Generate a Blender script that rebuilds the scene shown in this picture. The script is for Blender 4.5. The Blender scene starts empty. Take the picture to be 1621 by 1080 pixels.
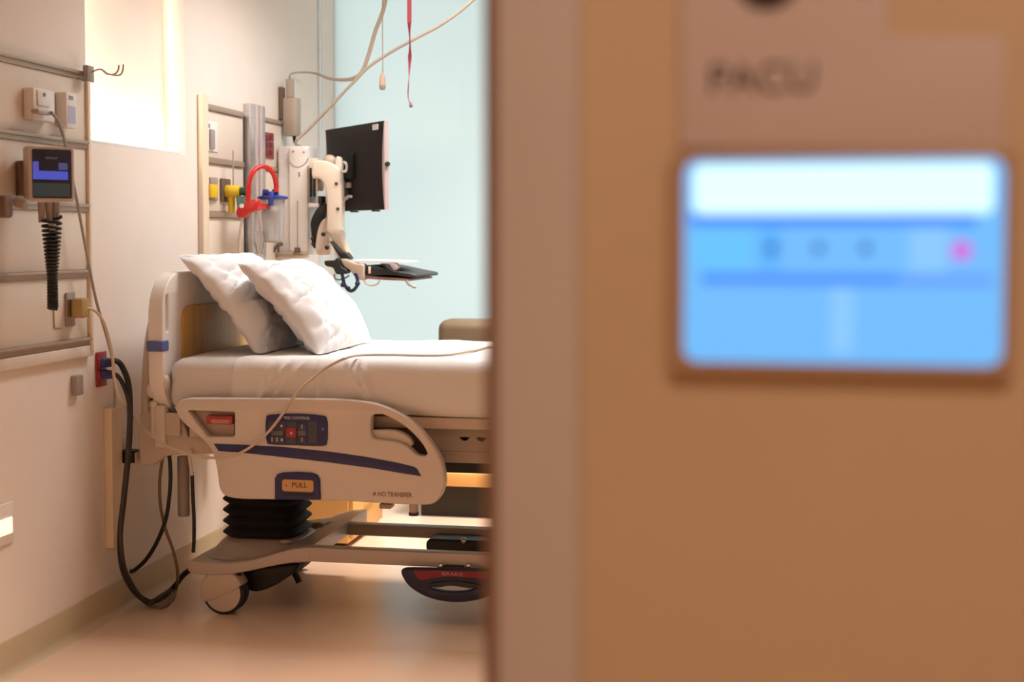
import bpy, bmesh, math, random
from mathutils import Vector, Matrix, noise

random.seed(7)
SC = bpy.context.scene
COL = SC.collection

# ------------------------------------------------------------------ camera
FPX, CAMH, PITCH, YAW = 2200.0, 1.25, math.radians(2.5), math.atan(410 / 2200)
CY = 375 + FPX * math.tan(PITCH)
cam_d = bpy.data.cameras.new('camera')
cam = bpy.data.objects.new('camera', cam_d)
COL.objects.link(cam)
cam.location = (0, 0, CAMH)
cam.rotation_euler = (math.pi / 2 - PITCH, 0, YAW)
cam_d.sensor_width = 36
cam_d.lens = FPX / 1621 * 36
cam_d.shift_y = (CY - 540) / 1621
cam_d.clip_start = 0.02
cam_d.dof.use_dof = True
cam_d.dof.focus_distance = 4.75
cam_d.dof.aperture_fstop = 2.7
cam_d.dof.aperture_blades = 0
SC.camera = cam

# ------------------------------------------------------------------ world, exposure
SC.view_settings.view_transform = 'Standard'
SC.view_settings.look = 'None'
SC.view_settings.exposure = 0.0
SC.view_settings.gamma = 1.0
SC.view_settings.use_curve_mapping = False
wd = bpy.data.worlds.new('overcast_sky')
SC.world = wd
wd.use_nodes = True
wd.node_tree.nodes['Background'].inputs[0].default_value = (0.93, 0.945, 0.945, 1)
wd.node_tree.nodes['Background'].inputs[1].default_value = 1.72


def area(name, loc, sx, sy, power, color, rot=(0, 0, 0), spread=180):
    d = bpy.data.lights.new(name, 'AREA')
    d.shape = 'RECTANGLE'
    d.size, d.size_y = sx, sy
    d.energy = power
    d.color = color
    d.spread = math.radians(spread)
    o = bpy.data.objects.new(name, d)
    o.location = loc
    o.rotation_euler = rot
    COL.objects.link(o)
    return o


ROOM_LAMP = (-1.15, 5.08, 2.66)       # ceiling troffer over the bed
ENTRY_LAMP = (-0.95, 2.00, 2.66)      # warm downlight inside the door
SOFA_FILL = (-0.75, 5.80, 2.66)       # unseen downlight added to brighten the far floor
HALL_LAMP = (0.30, -0.35, 2.56)       # warm corridor light
area('bed_ceiling_lamp', ROOM_LAMP, 0.45, 0.90, 27.5, (1.0, 0.95, 0.92), spread=138)
area('entry_ceiling_lamp', ENTRY_LAMP, 0.5, 0.5, 33, (1.0, 0.67, 0.44), spread=88)
area('corridor_ceiling_lamp', HALL_LAMP, 1.1, 0.5, 18.6, (1.0, 0.75, 0.61))
area('far_floor_fill', SOFA_FILL, 0.35, 0.35, 38, (1.0, 0.87, 0.75), spread=95)  # added fill for the floor beyond the bed

# ------------------------------------------------------------------ pixel -> place
_R = cam.rotation_euler.to_matrix()
_O = Vector((0, 0, CAMH))


def ray(px, py):
    return _R @ Vector(((px - 810.5) / FPX, (CY - py) / FPX, -1))


def FL(px, py, z=0.0):
    d = ray(px, py)
    return _O + d * ((z - CAMH) / d.z)


def YP(px, py, y):
    d = ray(px, py)
    return _O + d * (y / d.y)


def XP(px, py, x):
    d = ray(px, py)
    return _O + d * (x / d.x)


XW = -2.134                 # head wall plane


def WP(px, py, off=0.0):
    return XP(px, py, XW + off)


# ------------------------------------------------------------------ materials
def lin(c):
    return tuple(((v / 255) / 12.92 if v / 255 <= 0.04045 else ((v / 255 + 0.055) / 1.055) ** 2.4) for v in c)


MATS = {}


def mat(name, rgb, rough=0.5, metal=0.0, var=0.04, scale=6.0, bump=0.0, bscale=60.0, spec=0.5,
        emit=None, estr=1.0, trans=0.0, coat=0.0, stretch=None):
    """rgb: linear albedo; subtle noise gives colour variation, optional fine bump"""
    if name in MATS:
        return MATS[name]
    m = bpy.data.materials.new(name)
    m.use_nodes = True
    nt = m.node_tree
    b = nt.nodes['Principled BSDF']
    b.inputs['Roughness'].default_value = rough
    b.inputs['Metallic'].default_value = metal
    b.inputs['Specular IOR Level'].default_value = spec
    b.inputs['Coat Weight'].default_value = coat
    b.inputs['Transmission Weight'].default_value = trans
    tc = nt.nodes.new('ShaderNodeTexCoord')
    mp = nt.nodes.new('ShaderNodeMapping')
    if stretch:
        mp.inputs['Scale'].default_value = stretch
    nt.links.new(tc.outputs['Object'], mp.inputs['Vector'])
    n = nt.nodes.new('ShaderNodeTexNoise')
    n.inputs['Scale'].default_value = scale
    n.inputs['Detail'].default_value = 4
    nt.links.new(mp.outputs['Vector'], n.inputs['Vector'])
    r = nt.nodes.new('ShaderNodeValToRGB')
    r.color_ramp.elements[0].position = 0.3
    r.color_ramp.elements[1].position = 0.7
    r.color_ramp.elements[0].color = tuple(max(0, c * (1 - var)) for c in rgb) + (1,)
    r.color_ramp.elements[1].color = tuple(min(1, c * (1 + var)) for c in rgb) + (1,)
    nt.links.new(n.outputs['Fac'], r.inputs['Fac'])
    nt.links.new(r.outputs['Color'], b.inputs['Base Color'])
    if bump:
        n2 = nt.nodes.new('ShaderNodeTexNoise')
        n2.inputs['Scale'].default_value = bscale
        n2.inputs['Detail'].default_value = 3
        nt.links.new(mp.outputs['Vector'], n2.inputs['Vector'])
        bp = nt.nodes.new('ShaderNodeBump')
        bp.inputs['Strength'].default_value = bump
        bp.inputs['Distance'].default_value = 0.004
        nt.links.new(n2.outputs['Fac'], bp.inputs['Height'])
        nt.links.new(bp.outputs['Normal'], b.inputs['Normal'])
    if emit:
        b.inputs['Emission Color'].default_value = tuple(emit) + (1,)
        b.inputs['Emission Strength'].default_value = estr
    MATS[name] = m
    return m


M_WALL = mat('warm_white_wall_paint', (0.85, 0.765, 0.70), 0.6, bump=0.06, bscale=220, var=0.015)
M_CEIL = mat('ceiling_white', (0.80, 0.77, 0.72), 0.8, var=0.02)
M_FLOOR = mat('tan_vinyl_floor', (0.70, 0.52, 0.40), 0.30, var=0.05, scale=3, bump=0.03, bscale=300)
M_BASE = mat('olive_tan_cove_base', (0.52, 0.42, 0.28), 0.45, var=0.03)
M_FGWALL = mat('cream_corridor_paint', (0.74, 0.55, 0.34), 0.6, bump=0.05, bscale=260, var=0.02)
M_FRAME = mat('door_frame_enamel', (0.72, 0.62, 0.56), 0.4, var=0.02)
M_PANEL = mat('headwall_laminate', (0.74, 0.64, 0.54), 0.45, var=0.02)
M_RAILAL = mat('champagne_aluminium_rail', (0.44, 0.34, 0.26), 0.38, 0.35, var=0.05)
M_CREAM = mat('cream_edge_strip', (0.80, 0.66, 0.50), 0.4, var=0.02)
M_ALU = mat('brushed_aluminium', (0.60, 0.58, 0.58), 0.32, 0.7, var=0.05, stretch=(1, 1, 30))
M_SILVER = mat('silver_mullion', (0.74, 0.84, 0.90), 0.3, 0.2, var=0.02)
M_WHITEP = mat('white_plastic', (0.80, 0.76, 0.74), 0.38, var=0.015)
M_BED = mat('bed_off_white_plastic', (0.66, 0.59, 0.53), 0.42, var=0.02)
M_BED2 = mat('bed_beige_plastic', (0.58, 0.48, 0.40), 0.45, var=0.03)
M_BEDM = mat('bed_grey_enamel', (0.40, 0.34, 0.29), 0.4, var=0.03)
M_NAVY = mat('navy_plastic', (0.012, 0.018, 0.105), 0.4, var=0.05)
M_BLUE = mat('blue_plastic', (0.03, 0.05, 0.30), 0.4, var=0.05)
M_BLUEBAND = mat('blue_band_tape', (0.10, 0.14, 0.38), 0.5, var=0.05)
M_BLACK = mat('black_rubber', (0.012, 0.012, 0.013), 0.5, var=0.1)
M_BELLOWS = mat('black_bellows_rubber', (0.008, 0.008, 0.010), 0.65, var=0.1)
M_DARK = mat('dark_plastic_and_shade', (0.05, 0.035, 0.028), 0.6, var=0.1)  # dark parts, plus shade painted into openings and gaps
M_CORD = mat('cream_cord', (0.62, 0.50, 0.38), 0.5, var=0.04)
M_CORD2 = mat('backlit_cable', (0.40, 0.33, 0.26), 0.5, var=0.04)  # cream cord colour darkened as if backlit by the window
M_GREYC = mat('grey_cord', (0.34, 0.30, 0.27), 0.5, var=0.04)
M_BROWNC = mat('brown_cord', (0.20, 0.13, 0.07), 0.5, var=0.04)
M_SHEET = mat('white_cotton_sheet', (0.76, 0.745, 0.745), 0.85, bump=0.12, bscale=90, var=0.02)
M_PILLOW = mat('white_pillowcase', (0.77, 0.77, 0.785), 0.85, bump=0.10, bscale=70, var=0.015)
M_MATT = mat('mattress_ticking', (0.70, 0.63, 0.58), 0.7, bump=0.08, bscale=80, var=0.03)
M_WOOD = mat('honey_maple_laminate', (0.80, 0.46, 0.15), 0.42, var=0.10, scale=5, stretch=(1, 1, 0.12))
M_WOODB = mat('headboard_maple', (0.62, 0.36, 0.10), 0.45, var=0.10, scale=5, stretch=(1, 6, 0.3))
M_SOFA = mat('olive_brown_vinyl', (0.14, 0.10, 0.06), 0.55, bump=0.1, bscale=120, var=0.05)
M_RED = mat('red_plastic', (0.55, 0.015, 0.012), 0.35, var=0.04)
M_DRED = mat('dark_red_outlet', (0.30, 0.03, 0.04), 0.4, var=0.05)
M_BRICK = mat('brick_red_label', (0.42, 0.06, 0.045), 0.45, var=0.05)
M_YEL = mat('yellow_plastic', (0.72, 0.50, 0.02), 0.4, var=0.05)
M_GREEN = mat('green_knob', (0.02, 0.07, 0.05), 0.4, var=0.05)
M_TEAL = mat('teal_plastic', (0.14, 0.30, 0.27), 0.4, var=0.05)
M_TAN = mat('mustard_plug', (0.42, 0.29, 0.11), 0.45, var=0.04)
M_GREYP = mat('grey_plastic', (0.34, 0.29, 0.26), 0.45, var=0.03)
M_BROWNP = mat('brown_grey_bracket', (0.16, 0.10, 0.07), 0.5, var=0.05)
M_LILAC = mat('pale_lilac_bezel', (0.58, 0.48, 0.46), 0.4, var=0.02)
M_MONB = mat('charcoal_monitor_back', (0.014, 0.010, 0.010), 0.6, var=0.08, spec=0.2)
M_MONS = mat('monitor_side_silver', (0.48, 0.40, 0.41), 0.4, 0.2, var=0.03)
M_ARM = mat('cream_arm_casting', (0.78, 0.66, 0.55), 0.4, var=0.02)
M_ARMD = mat('shaded_arm_casting', (0.48, 0.38, 0.29), 0.45, var=0.03)  # darker copy of the cream casting, shade put into the colour
M_INK = mat('dark_ink', (0.05, 0.03, 0.025), 0.6, var=0.02)
M_INKB = mat('brown_print', (0.22, 0.12, 0.07), 0.6, var=0.02)
M_PRINTW = mat('pale_print', (0.62, 0.58, 0.60), 0.6, var=0.02)
M_GREYKEY = mat('slate_keys', (0.055, 0.055, 0.085), 0.5, var=0.05)
M_AMBER = mat('amber_label', (0.62, 0.36, 0.15), 0.5, var=0.03)
M_SIGN = mat('sign_off_white', (0.74, 0.60, 0.54), 0.45, var=0.02)
M_SIGNF = mat('sign_bezel', (0.58, 0.38, 0.24), 0.4, var=0.02)
M_STRAP = mat('red_webbing', (0.26, 0.03, 0.04), 0.7, var=0.06)
M_CHROME = mat('chrome', (0.75, 0.72, 0.70), 0.2, 1.0, var=0.01)
M_CLEAR = mat('clear_canister_plastic', (0.86, 0.86, 0.86), 0.15, trans=0.85, var=0.01)


def emis(name, rgb, strength=1.0):
    return mat(name, (0.02, 0.02, 0.02), 0.3, emit=lin(rgb), estr=strength, var=0.0)


M_NIGHT = emis('night_light_lens', (255, 236, 190), 1.6)
M_TUBE = emis('warm_light_tube', (255, 222, 178), 6.0)
M_DIFF = emis('lamp_diffuser', (255, 232, 205), 0.25)


def frosted(name):
    m = bpy.data.materials.new(name)
    m.use_nodes = True
    nt = m.node_tree
    nt.nodes.clear()
    out = nt.nodes.new('ShaderNodeOutputMaterial')
    t = nt.nodes.new('ShaderNodeBsdfTranslucent')
    d = nt.nodes.new('ShaderNodeBsdfDiffuse')
    g = nt.nodes.new('ShaderNodeBsdfGlossy')
    g.inputs['Roughness'].default_value = 0.35
    n = nt.nodes.new('ShaderNodeTexNoise')
    n.inputs['Scale'].default_value = 1.2
    r = nt.nodes.new('ShaderNodeValToRGB')
    r.color_ramp.elements[0].color = (0.66, 0.75, 0.75, 1)
    r.color_ramp.elements[1].color = (0.74, 0.80, 0.79, 1)
    nt.links.new(n.outputs['Fac'], r.inputs['Fac'])
    nt.links.new(r.outputs['Color'], t.inputs['Color'])
    d.inputs['Color'].default_value = (0.8, 0.84, 0.84, 1)
    m1 = nt.nodes.new('ShaderNodeMixShader')
    m1.inputs[0].default_value = 0.12
    nt.links.new(t.outputs[0], m1.inputs[1])
    nt.links.new(d.outputs[0], m1.inputs[2])
    m2 = nt.nodes.new('ShaderNodeMixShader')
    m2.inputs[0].default_value = 0.05
    nt.links.new(m1.outputs[0], m2.inputs[1])
    nt.links.new(g.outputs[0], m2.inputs[2])
    nt.links.new(m2.outputs[0], out.inputs['Surface'])
    return m


M_FROST = frosted('frosted_glass')


# ------------------------------------------------------------------ mesh helpers
def wloc(o):
    v = Vector((0, 0, 0))
    while o is not None:
        v = v + o.location
        o = o.parent
    return v


def cr(pts, n=6, closed=False):
    """Catmull-Rom through the points"""
    P = [Vector(p) for p in pts]
    out = []
    m = len(P)
    rng = m if closed else m - 1
    for i in range(rng):
        if closed:
            p0, p1, p2, p3 = P[i - 1], P[i], P[(i + 1) % m], P[(i + 2) % m]
        else:
            p0, p1, p2, p3 = P[max(i - 1, 0)], P[i], P[i + 1], P[min(i + 2, m - 1)]
        for k in range(n):
            t = k / n
            out.append(0.5 * ((2 * p1) + (p2 - p0) * t + (2 * p0 - 5 * p1 + 4 * p2 - p3) * t * t
                              + (3 * p1 - p0 - 3 * p2 + p3) * t ** 3))
    if not closed:
        out.append(P[-1].copy())
    return out


def rrect(u0, v0, u1, v1, r, n=5):
    if u1 < u0:
        u0, u1 = u1, u0
    if v1 < v0:
        v0, v1 = v1, v0
    r = min(r, (u1 - u0) / 2.001, (v1 - v0) / 2.001)
    out = []
    for cx, cyy, a in ((u1 - r, v1 - r, 0), (u0 + r, v1 - r, 90), (u0 + r, v0 + r, 180), (u1 - r, v0 + r, 270)):
        for k in range(n + 1):
            t = math.radians(a + 90 * k / n)
            out.append((cx + r * math.cos(t), cyy + r * math.sin(t)))
    return out


class MB:
    def __init__(s):
        s.bm = bmesh.new()

    def add(s, other, M=None):
        me = bpy.data.meshes.new('t')
        other.to_mesh(me)
        if M is not None:
            me.transform(M)
        s.bm.from_mesh(me)
        bpy.data.meshes.remove(me)
        other.free()
        return s

    def box(s, c, d, bevel=0.0, M=None, seg=2):
        b = bmesh.new()
        bmesh.ops.create_cube(b, size=1)
        bmesh.ops.scale(b, vec=Vector(d), verts=b.verts)
        if bevel > 0:
            bmesh.ops.bevel(b, geom=b.edges[:], offset=min(bevel, min(d) * 0.49), segments=seg, affect='EDGES', profile=0.5)
        T = Matrix.Translation(Vector(c))
        return s.add(b, T if M is None else T @ M)

    def span(s, a, b, bevel=0.0, seg=2):
        a, b = Vector(a), Vector(b)
        return s.box((a + b) / 2, [abs(x) for x in (b - a)], bevel, seg=seg)

    def cyl(s, p0, p1, r, r2=None, seg=20, bevel=0.0):
        p0, p1 = Vector(p0), Vector(p1)
        L = (p1 - p0).length
        b = bmesh.new()
        bmesh.ops.create_cone(b, cap_ends=True, segments=seg, radius1=r, radius2=r if r2 is None else r2, depth=L)
        if bevel:
            ed = [e for e in b.edges if any(len(f.verts) > 4 for f in e.link_faces)]
            bmesh.ops.bevel(b, geom=ed, offset=bevel, segments=2, affect='EDGES', profile=0.5)
        q = Vector((0, 0, 1)).rotation_difference(p1 - p0).to_matrix().to_4x4()
        return s.add(b, Matrix.Translation((p0 + p1) / 2) @ q)

    def ball(s, c, r, seg=16):
        b = bmesh.new()
        bmesh.ops.create_uvsphere(b, u_segments=seg, v_segments=seg // 2, radius=1)
        r = (r, r, r) if isinstance(r, (int, float)) else r
        bmesh.ops.scale(b, vec=Vector(r), verts=b.verts)
        return s.add(b, Matrix.Translation(Vector(c)))

    def tube(s, pts, r, seg=8, smooth=6, closed=False):
        P = cr(pts, smooth, closed) if smooth else [Vector(p) for p in pts]
        n = len(P)
        R = r if isinstance(r, (list, tuple)) else None
        b = bmesh.new()
        rings = []
        up = None
        for i in range(n):
            if closed:
                t = P[(i + 1) % n] - P[i - 1]
            else:
                t = P[min(i + 1, n - 1)] - P[max(i - 1, 0)]
            if t.length < 1e-9:
                t = Vector((0, 0, 1))
            t.normalize()
            if up is None:
                up = t.orthogonal().normalized()
            up = (up - t * up.dot(t))
            if up.length < 1e-6:
                up = t.orthogonal()
            up.normalize()
            sd = t.cross(up)
            if R:
                f = i / (n - 1) * (len(R) - 1)
                k = min(int(f), len(R) - 2)
                rr = R[k] + (R[k + 1] - R[k]) * (f - k)
            else:
                rr = r
            rings.append([b.verts.new(P[i] + (up * math.cos(a) + sd * math.sin(a)) * rr)
                          for a in (2 * math.pi * j / seg for j in range(seg))])
        m = n if closed else n - 1
        for i in range(m):
            A, B = rings[i], rings[(i + 1) % n]
            for j in range(seg):
                b.faces.new((A[j], A[(j + 1) % seg], B[(j + 1) % seg], B[j]))
        if not closed:
            b.faces.new(list(reversed(rings[0])))
            b.faces.new(rings[-1])
        return s.add(b)

    def lathe(s, prof, origin, axis=(0, 0, 1), seg=28):
        b = bmesh.new()
        rings = []
        for r, h in prof:
            rings.append([b.verts.new((r * math.cos(2 * math.pi * j / seg), r * math.sin(2 * math.pi * j / seg), h)) for j in range(seg)])
        for A, B in zip(rings, rings[1:]):
            for j in range(seg):
                b.faces.new((A[j], A[(j + 1) % seg], B[(j + 1) % seg], B[j]))
        b.faces.new(list(reversed(rings[0])))
        b.faces.new(rings[-1])
        q = Vector((0, 0, 1)).rotation_difference(Vector(axis)).to_matrix().to_4x4()
        return s.add(b, Matrix.Translation(Vector(origin)) @ q)

    def plate(s, outer, holes, thick, M, bevel=0.0):
        """flat outline with holes, extruded by thick about its plane, mapped by M"""
        cu = bpy.data.curves.new('t', 'CURVE')
        cu.dimensions = '2D'
        cu.fill_mode = 'BOTH'
        cu.extrude = max(thick / 2 - bevel, 1e-5)
        cu.bevel_depth = bevel
        cu.bevel_resolution = 2
        cu.offset = -bevel
        for poly in [outer] + list(holes):
            sp = cu.splines.new('POLY')
            sp.points.add(len(poly) - 1)
            for q, p in zip(sp.points, poly):
                q.co = (p[0], p[1], 0, 1)
            sp.use_cyclic_u = True
        o = bpy.data.objects.new('t', cu)
        COL.objects.link(o)
        dg = bpy.context.evaluated_depsgraph_get()
        me = bpy.data.meshes.new_from_object(o.evaluated_get(dg))
        me.transform(M)
        b = bmesh.new()
        b.from_mesh(me)
        bmesh.ops.remove_doubles(b, verts=b.verts, dist=1e-5)
        bmesh.ops.recalc_face_normals(b, faces=b.faces)
        bpy.data.meshes.remove(me)
        bpy.data.objects.remove(o)
        bpy.data.curves.remove(cu)
        return s.add(b)

    def text(s, body, size, M, depth=0.0006, align='CENTER'):
        cu = bpy.data.curves.new('t', 'FONT')
        cu.body = body
        cu.size = size
        cu.extrude = depth
        cu.align_x = align
        cu.align_y = 'CENTER'
        o = bpy.data.objects.new('t', cu)
        COL.objects.link(o)
        dg = bpy.context.evaluated_depsgraph_get()
        me = bpy.data.meshes.new_from_object(o.evaluated_get(dg))
        me.transform(M)
        s.bm.from_mesh(me)
        bpy.data.meshes.remove(me)
        bpy.data.objects.remove(o)
        bpy.data.curves.remove(cu)
        return s

    def build(s, name, m, parent=None, smooth=True, label=None, cat=None, group=None, kind=None, flip=False):
        if flip:
            bmesh.ops.recalc_face_normals(s.bm, faces=s.bm.faces)
        me = bpy.data.meshes.new(name)
        xs = [v.co for v in s.bm.verts]
        if parent is None:
            lo = Vector((min(v.x for v in xs), min(v.y for v in xs), min(v.z for v in xs)))
            hi = Vector((max(v.x for v in xs), max(v.y for v in xs), max(v.z for v in xs)))
            org = Vector(((lo.x + hi.x) / 2, (lo.y + hi.y) / 2, lo.z))
        else:
            org = wloc(parent)
        bmesh.ops.translate(s.bm, vec=-org, verts=s.bm.verts)
        s.bm.to_mesh(me)
        s.bm.free()
        me.materials.append(m)
        if smooth:
            me.polygons.foreach_set('use_smooth', [True] * len(me.polygons))
            me.set_sharp_from_angle(angle=math.radians(38))
        o = bpy.data.objects.new(name, me)
        COL.objects.link(o)
        if parent is None:
            o.location = org
        else:
            o.parent = parent
        tag(o, label, cat, group, kind)
        return o


def tag(o, label=None, cat=None, group=None, kind=None):
    if label:
        o['label'] = label
    if cat:
        o['category'] = cat
    if group:
        o['group'] = group
    if kind:
        o['kind'] = kind
    return o


def thing(name, loc, label, cat, group=None):
    o = bpy.data.objects.new(name, None)
    o.empty_display_size = 0.05
    o.location = loc
    COL.objects.link(o)
    return tag(o, label, cat, group)


def XZ(y):          # plane u->x, v->z, at y; thickness along y
    return Matrix(((1, 0, 0, 0), (0, 0, -1, y), (0, 1, 0, 0), (0, 0, 0, 1)))


def YZ(x):          # plane u->y, v->z, at x; thickness along x
    return Matrix(((0, 0, 1, x), (1, 0, 0, 0), (0, 1, 0, 0), (0, 0, 0, 1)))


def XY(z):
    return Matrix.Translation((0, 0, z))


def pxY(y, pts):
    return [(p.x, p.z) for p in (YP(a, b, y) for a, b in pts)]


def pxX(x, pts):
    return [(p.y, p.z) for p in (XP(a, b, x) for a, b in pts)]


def sm(pts, n=4):   # smooth closed 2D outline
    return [(v.x, v.y) for v in cr([(a, b, 0) for a, b in pts], n, True)]


# ------------------------------------------------------------------ the room shell
YF = 6.42                    # far wall
FGY = 0.98                   # corridor face of the front wall
CEIL = 2.70
XR = 2.60

MB().span((-2.4, -1.6, -0.06), (XR + 0.1, YF + 0.24, 0)).build('floor', M_FLOOR, kind='structure')
MB().span((-2.4, -1.6, CEIL), (XR + 0.1, YF + 0.24, CEIL + 0.06)).build('ceiling', M_CEIL, kind='structure')

# head wall with the lit recess
n0, n1 = WP(137, 234), WP(294.5, 247)
NY0, NY1, NZ0, NZ1 = n0.y, n1.y, n1.z, 2.35
ND = 0.085
w = MB()
outer = [(1.13, 0), (YF + 0.12, 0), (YF + 0.12, CEIL), (1.13, CEIL)]
w.plate(outer, [[(NY0, NZ0), (NY1, NZ0), (NY1, NZ1), (NY0, NZ1)]], 0.12, YZ(XW - 0.06))
w.span((XW - ND - 0.02, NY0 - 0.05, NZ0 - 0.05), (XW - ND, NY1 + 0.05, NZ1 + 0.05))
wl = w.build('wall_left', M_WALL, smooth=False, kind='structure')

# cove base with rounded top and toe
bb = MB()
prof = [(0, 0), (0.028, 0), (0.022, 0.004), (0.012, 0.012), (0.007, 0.026), (0.006, 0.095), (0.003, 0.101), (0, 0.102)]
bb.plate(prof, [], YF - 1.15, Matrix(((1, 0, 0, XW), (0, 0, 1, (YF + 1.15) / 2), (0, 1, 0, 0), (0, 0, 0, 1))))
bb.build('baseboard_left', M_BASE, kind='structure')

# far wall: posts and lintel round a tall frosted window
tx0, tx1 = YP(501.5, 300, YF).x, YP(510.5, 300, YF).x
gx0 = tx1
GY = YF + 0.19               # glass sits at the back of a deep reveal
fw = MB()
fw.span((XW - 0.1, YF, 0), (gx0, YF + 0.24, CEIL))
fw.span((0.9, YF, 0), (XR + 0.1, YF + 0.24, CEIL))
fw.span((gx0, YF, 2.62), (0.9, YF + 0.24, CEIL))
fw.span((gx0, YF, 0), (0.9, YF + 0.24, 0.10))
fw.build('wall_far', M_WALL, smooth=False, kind='structure')
MB().span((tx0, YF - 0.03, 0.0), (tx1, YF - 0.002, CEIL), 0.004).build('trim_1', M_SILVER, kind='structure')
wn = thing('window_1', ((gx0 + 0.9) / 2, GY, 0.10), None, None)
wn['kind'] = 'structure'
for a, b in ((gx0, 0.28), (0.32, 0.9)):
    MB().span((a, GY, 0.10), (b, GY + 0.008, 2.62)).build('pane', M_FROST, wn, smooth=False)
MB().span((0.28, GY - 0.02, 0.10), (0.32, GY + 0.03, 2.62), 0.004).build('mullion', M_SILVER, wn)
MB().span((XR, 0.98, 0), (XR + 0.1, YF + 0.12, CEIL)).build('wall_right', M_WALL, smooth=False, kind='structure')

# front wall between room and corridor, with the door opening
ex = YP(770, 540, FGY).x      # visible edge of the opening
ox = -1.42
MB().span((ex + 0.006, FGY, 0), (XR + 0.1, FGY + 0.15, CEIL)).build('wall_front', M_FGWALL, smooth=False, kind='structure')
MB().span((-2.4, FGY, 0), (ox, FGY + 0.15, CEIL)).span((ox, FGY, 2.15), (ex + 0.006, FGY + 0.15, CEIL)).build(
    'wall_front_far_side', M_FGWALL, smooth=False, kind='structure')
cx = YP(916, 540, FGY - 0.012).x
dr = MB()
dr.span((ex, FGY - 0.012, 0), (cx, FGY + 0.162, 2.15), 0.004, seg=4)
dr.span((ox - 0.06, FGY - 0.012, 0), (ox, FGY + 0.162, 2.15), 0.008, seg=4)
dr.span((ox - 0.06, FGY - 0.012, 2.10), (cx, FGY + 0.162, 2.16), 0.008, seg=4)
dro = dr.build('door_1', M_FRAME, kind='structure')
gx1 = YP(789, 540, FGY - 0.014).x
MB().span((ex + 0.0005, FGY - 0.0135, 0), (gx1, FGY + 0.05, 2.10), 0.003).build('dark_edge_strip', mat('brown_edge_strip', (0.28, 0.15, 0.085), 0.5), dro)  # thin dark brown strip along the visible casing edge
# corridor behind the viewer
MB().span((-2.4, -1.7, 0), (XR + 0.1, -1.6, CEIL)).build('wall_corridor', M_FGWALL, smooth=False, kind='structure')
MB().span((XR, -1.6, 0), (XR + 0.1, FGY, CEIL)).build('wall_corridor_right', M_FGWALL, smooth=False, kind='structure')
MB().span((-2.5, -1.6, 0), (-2.4, FGY, CEIL)).build('wall_corridor_end', M_FGWALL, smooth=False, kind='structure')

# ------------------------------------------------------------------ ceiling fixtures and recess light
for nm, L, sx, sy, lab in (('ceiling_light', ROOM_LAMP, 0.55, 1.00, 'long ceiling light panel above the hospital bed'),
                           ('ceiling_light', ENTRY_LAMP, 0.6, 0.6, 'square warm ceiling light inside the room door'),
                           ('ceiling_light', SOFA_FILL, 0.45, 0.45, 'unseen square ceiling light added to brighten the floor near the window'),
                           ('ceiling_light', HALL_LAMP, 1.2, 0.6, 'warm ceiling light in the corridor')):
    t = thing(nm, (L[0], L[1], L[2] + 0.006), lab, 'ceiling light')
    f = MB()
    z0, z1 = L[2] + 0.006, CEIL
    for a, b in (((-sx / 2, -sy / 2), (sx / 2, -sy / 2 + 0.03)), ((-sx / 2, sy / 2 - 0.03), (sx / 2, sy / 2)),
                 ((-sx / 2, -sy / 2 + 0.03), (-sx / 2 + 0.03, sy / 2 - 0.03)), ((sx / 2 - 0.03, -sy / 2 + 0.03), (sx / 2, sy / 2 - 0.03))):
        f.span((L[0] + a[0], L[1] + a[1], z0), (L[0] + b[0], L[1] + b[1], z1))
    f.build('frame', M_WHITEP, t)
    MB().span((L[0] - sx / 2 + 0.03, L[1] - sy / 2 + 0.03, z0 + 0.008), (L[0] + sx / 2 - 0.03, L[1] + sy / 2 - 0.03, z0 + 0.014)).build('diffuser', M_DIFF, t)

t = thing('recess_light', (XW - ND / 2, (NY0 + NY1) / 2, NZ0), 'warm light strip on the ledge of the glowing wall recess', 'light')
MB().span((XW - ND + 0.012, NY0 + 0.03, NZ0), (XW - 0.012, NY1 - 0.02, NZ0 + 0.012), 0.002).build('housing', M_WHITEP, t)
MB().cyl((XW - ND / 2, NY0 + 0.05, NZ0 + 0.020), (XW - ND / 2, NY1 - 0.03, NZ0 + 0.020), 0.008, seg=10).build('tube', M_TUBE, t)
area('recess_lamp', (XW - ND / 2 + 0.005, (NY0 + NY1) / 2 + 0.03, NZ0 + 0.034), 0.05, (NY1 - NY0) * 0.88, 1.9, (1.0, 0.79, 0.58), rot=(math.pi, 0, 0))

t = thing('recess_light', (XW - ND / 2, NY0 + 0.012, NZ0 + 0.05), 'unseen vertical light tube added at the near side of the glowing wall recess', 'light')  # hidden tube added to brighten the far reveal
MB().cyl((XW - ND / 2, NY0 + 0.012, NZ0 + 0.05), (XW - ND / 2, NY0 + 0.012, NZ1 - 0.05), 0.006, seg=10).build('tube', M_TUBE, t)
area('recess_side_fill', (XW - ND / 2, NY0 + 0.022, (NZ0 + NZ1) / 2), 0.05, (NZ1 - NZ0) * 0.85, 1.1, (1.0, 0.82, 0.60), rot=(math.radians(90), 0, 0), spread=60)  # added lamp aimed across the recess at its far reveal


# ------------------------------------------------------------------ near wall service unit
def wbox(mb, px0, py0, px1, py1, o0, o1, bevel=0.0):
    """box on the head wall; the pixels bound its outer face"""
    a, b = WP(px0, py0, o1), WP(px1, py1, o1)
    zc0 = WP((px0 + px1) / 2, py0, o1).z
    zc1 = WP((px0 + px1) / 2, py1, o1).z
    return mb.span((XW + o0, a.y, zc1), (XW + o1, b.y, zc0), bevel)


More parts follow.
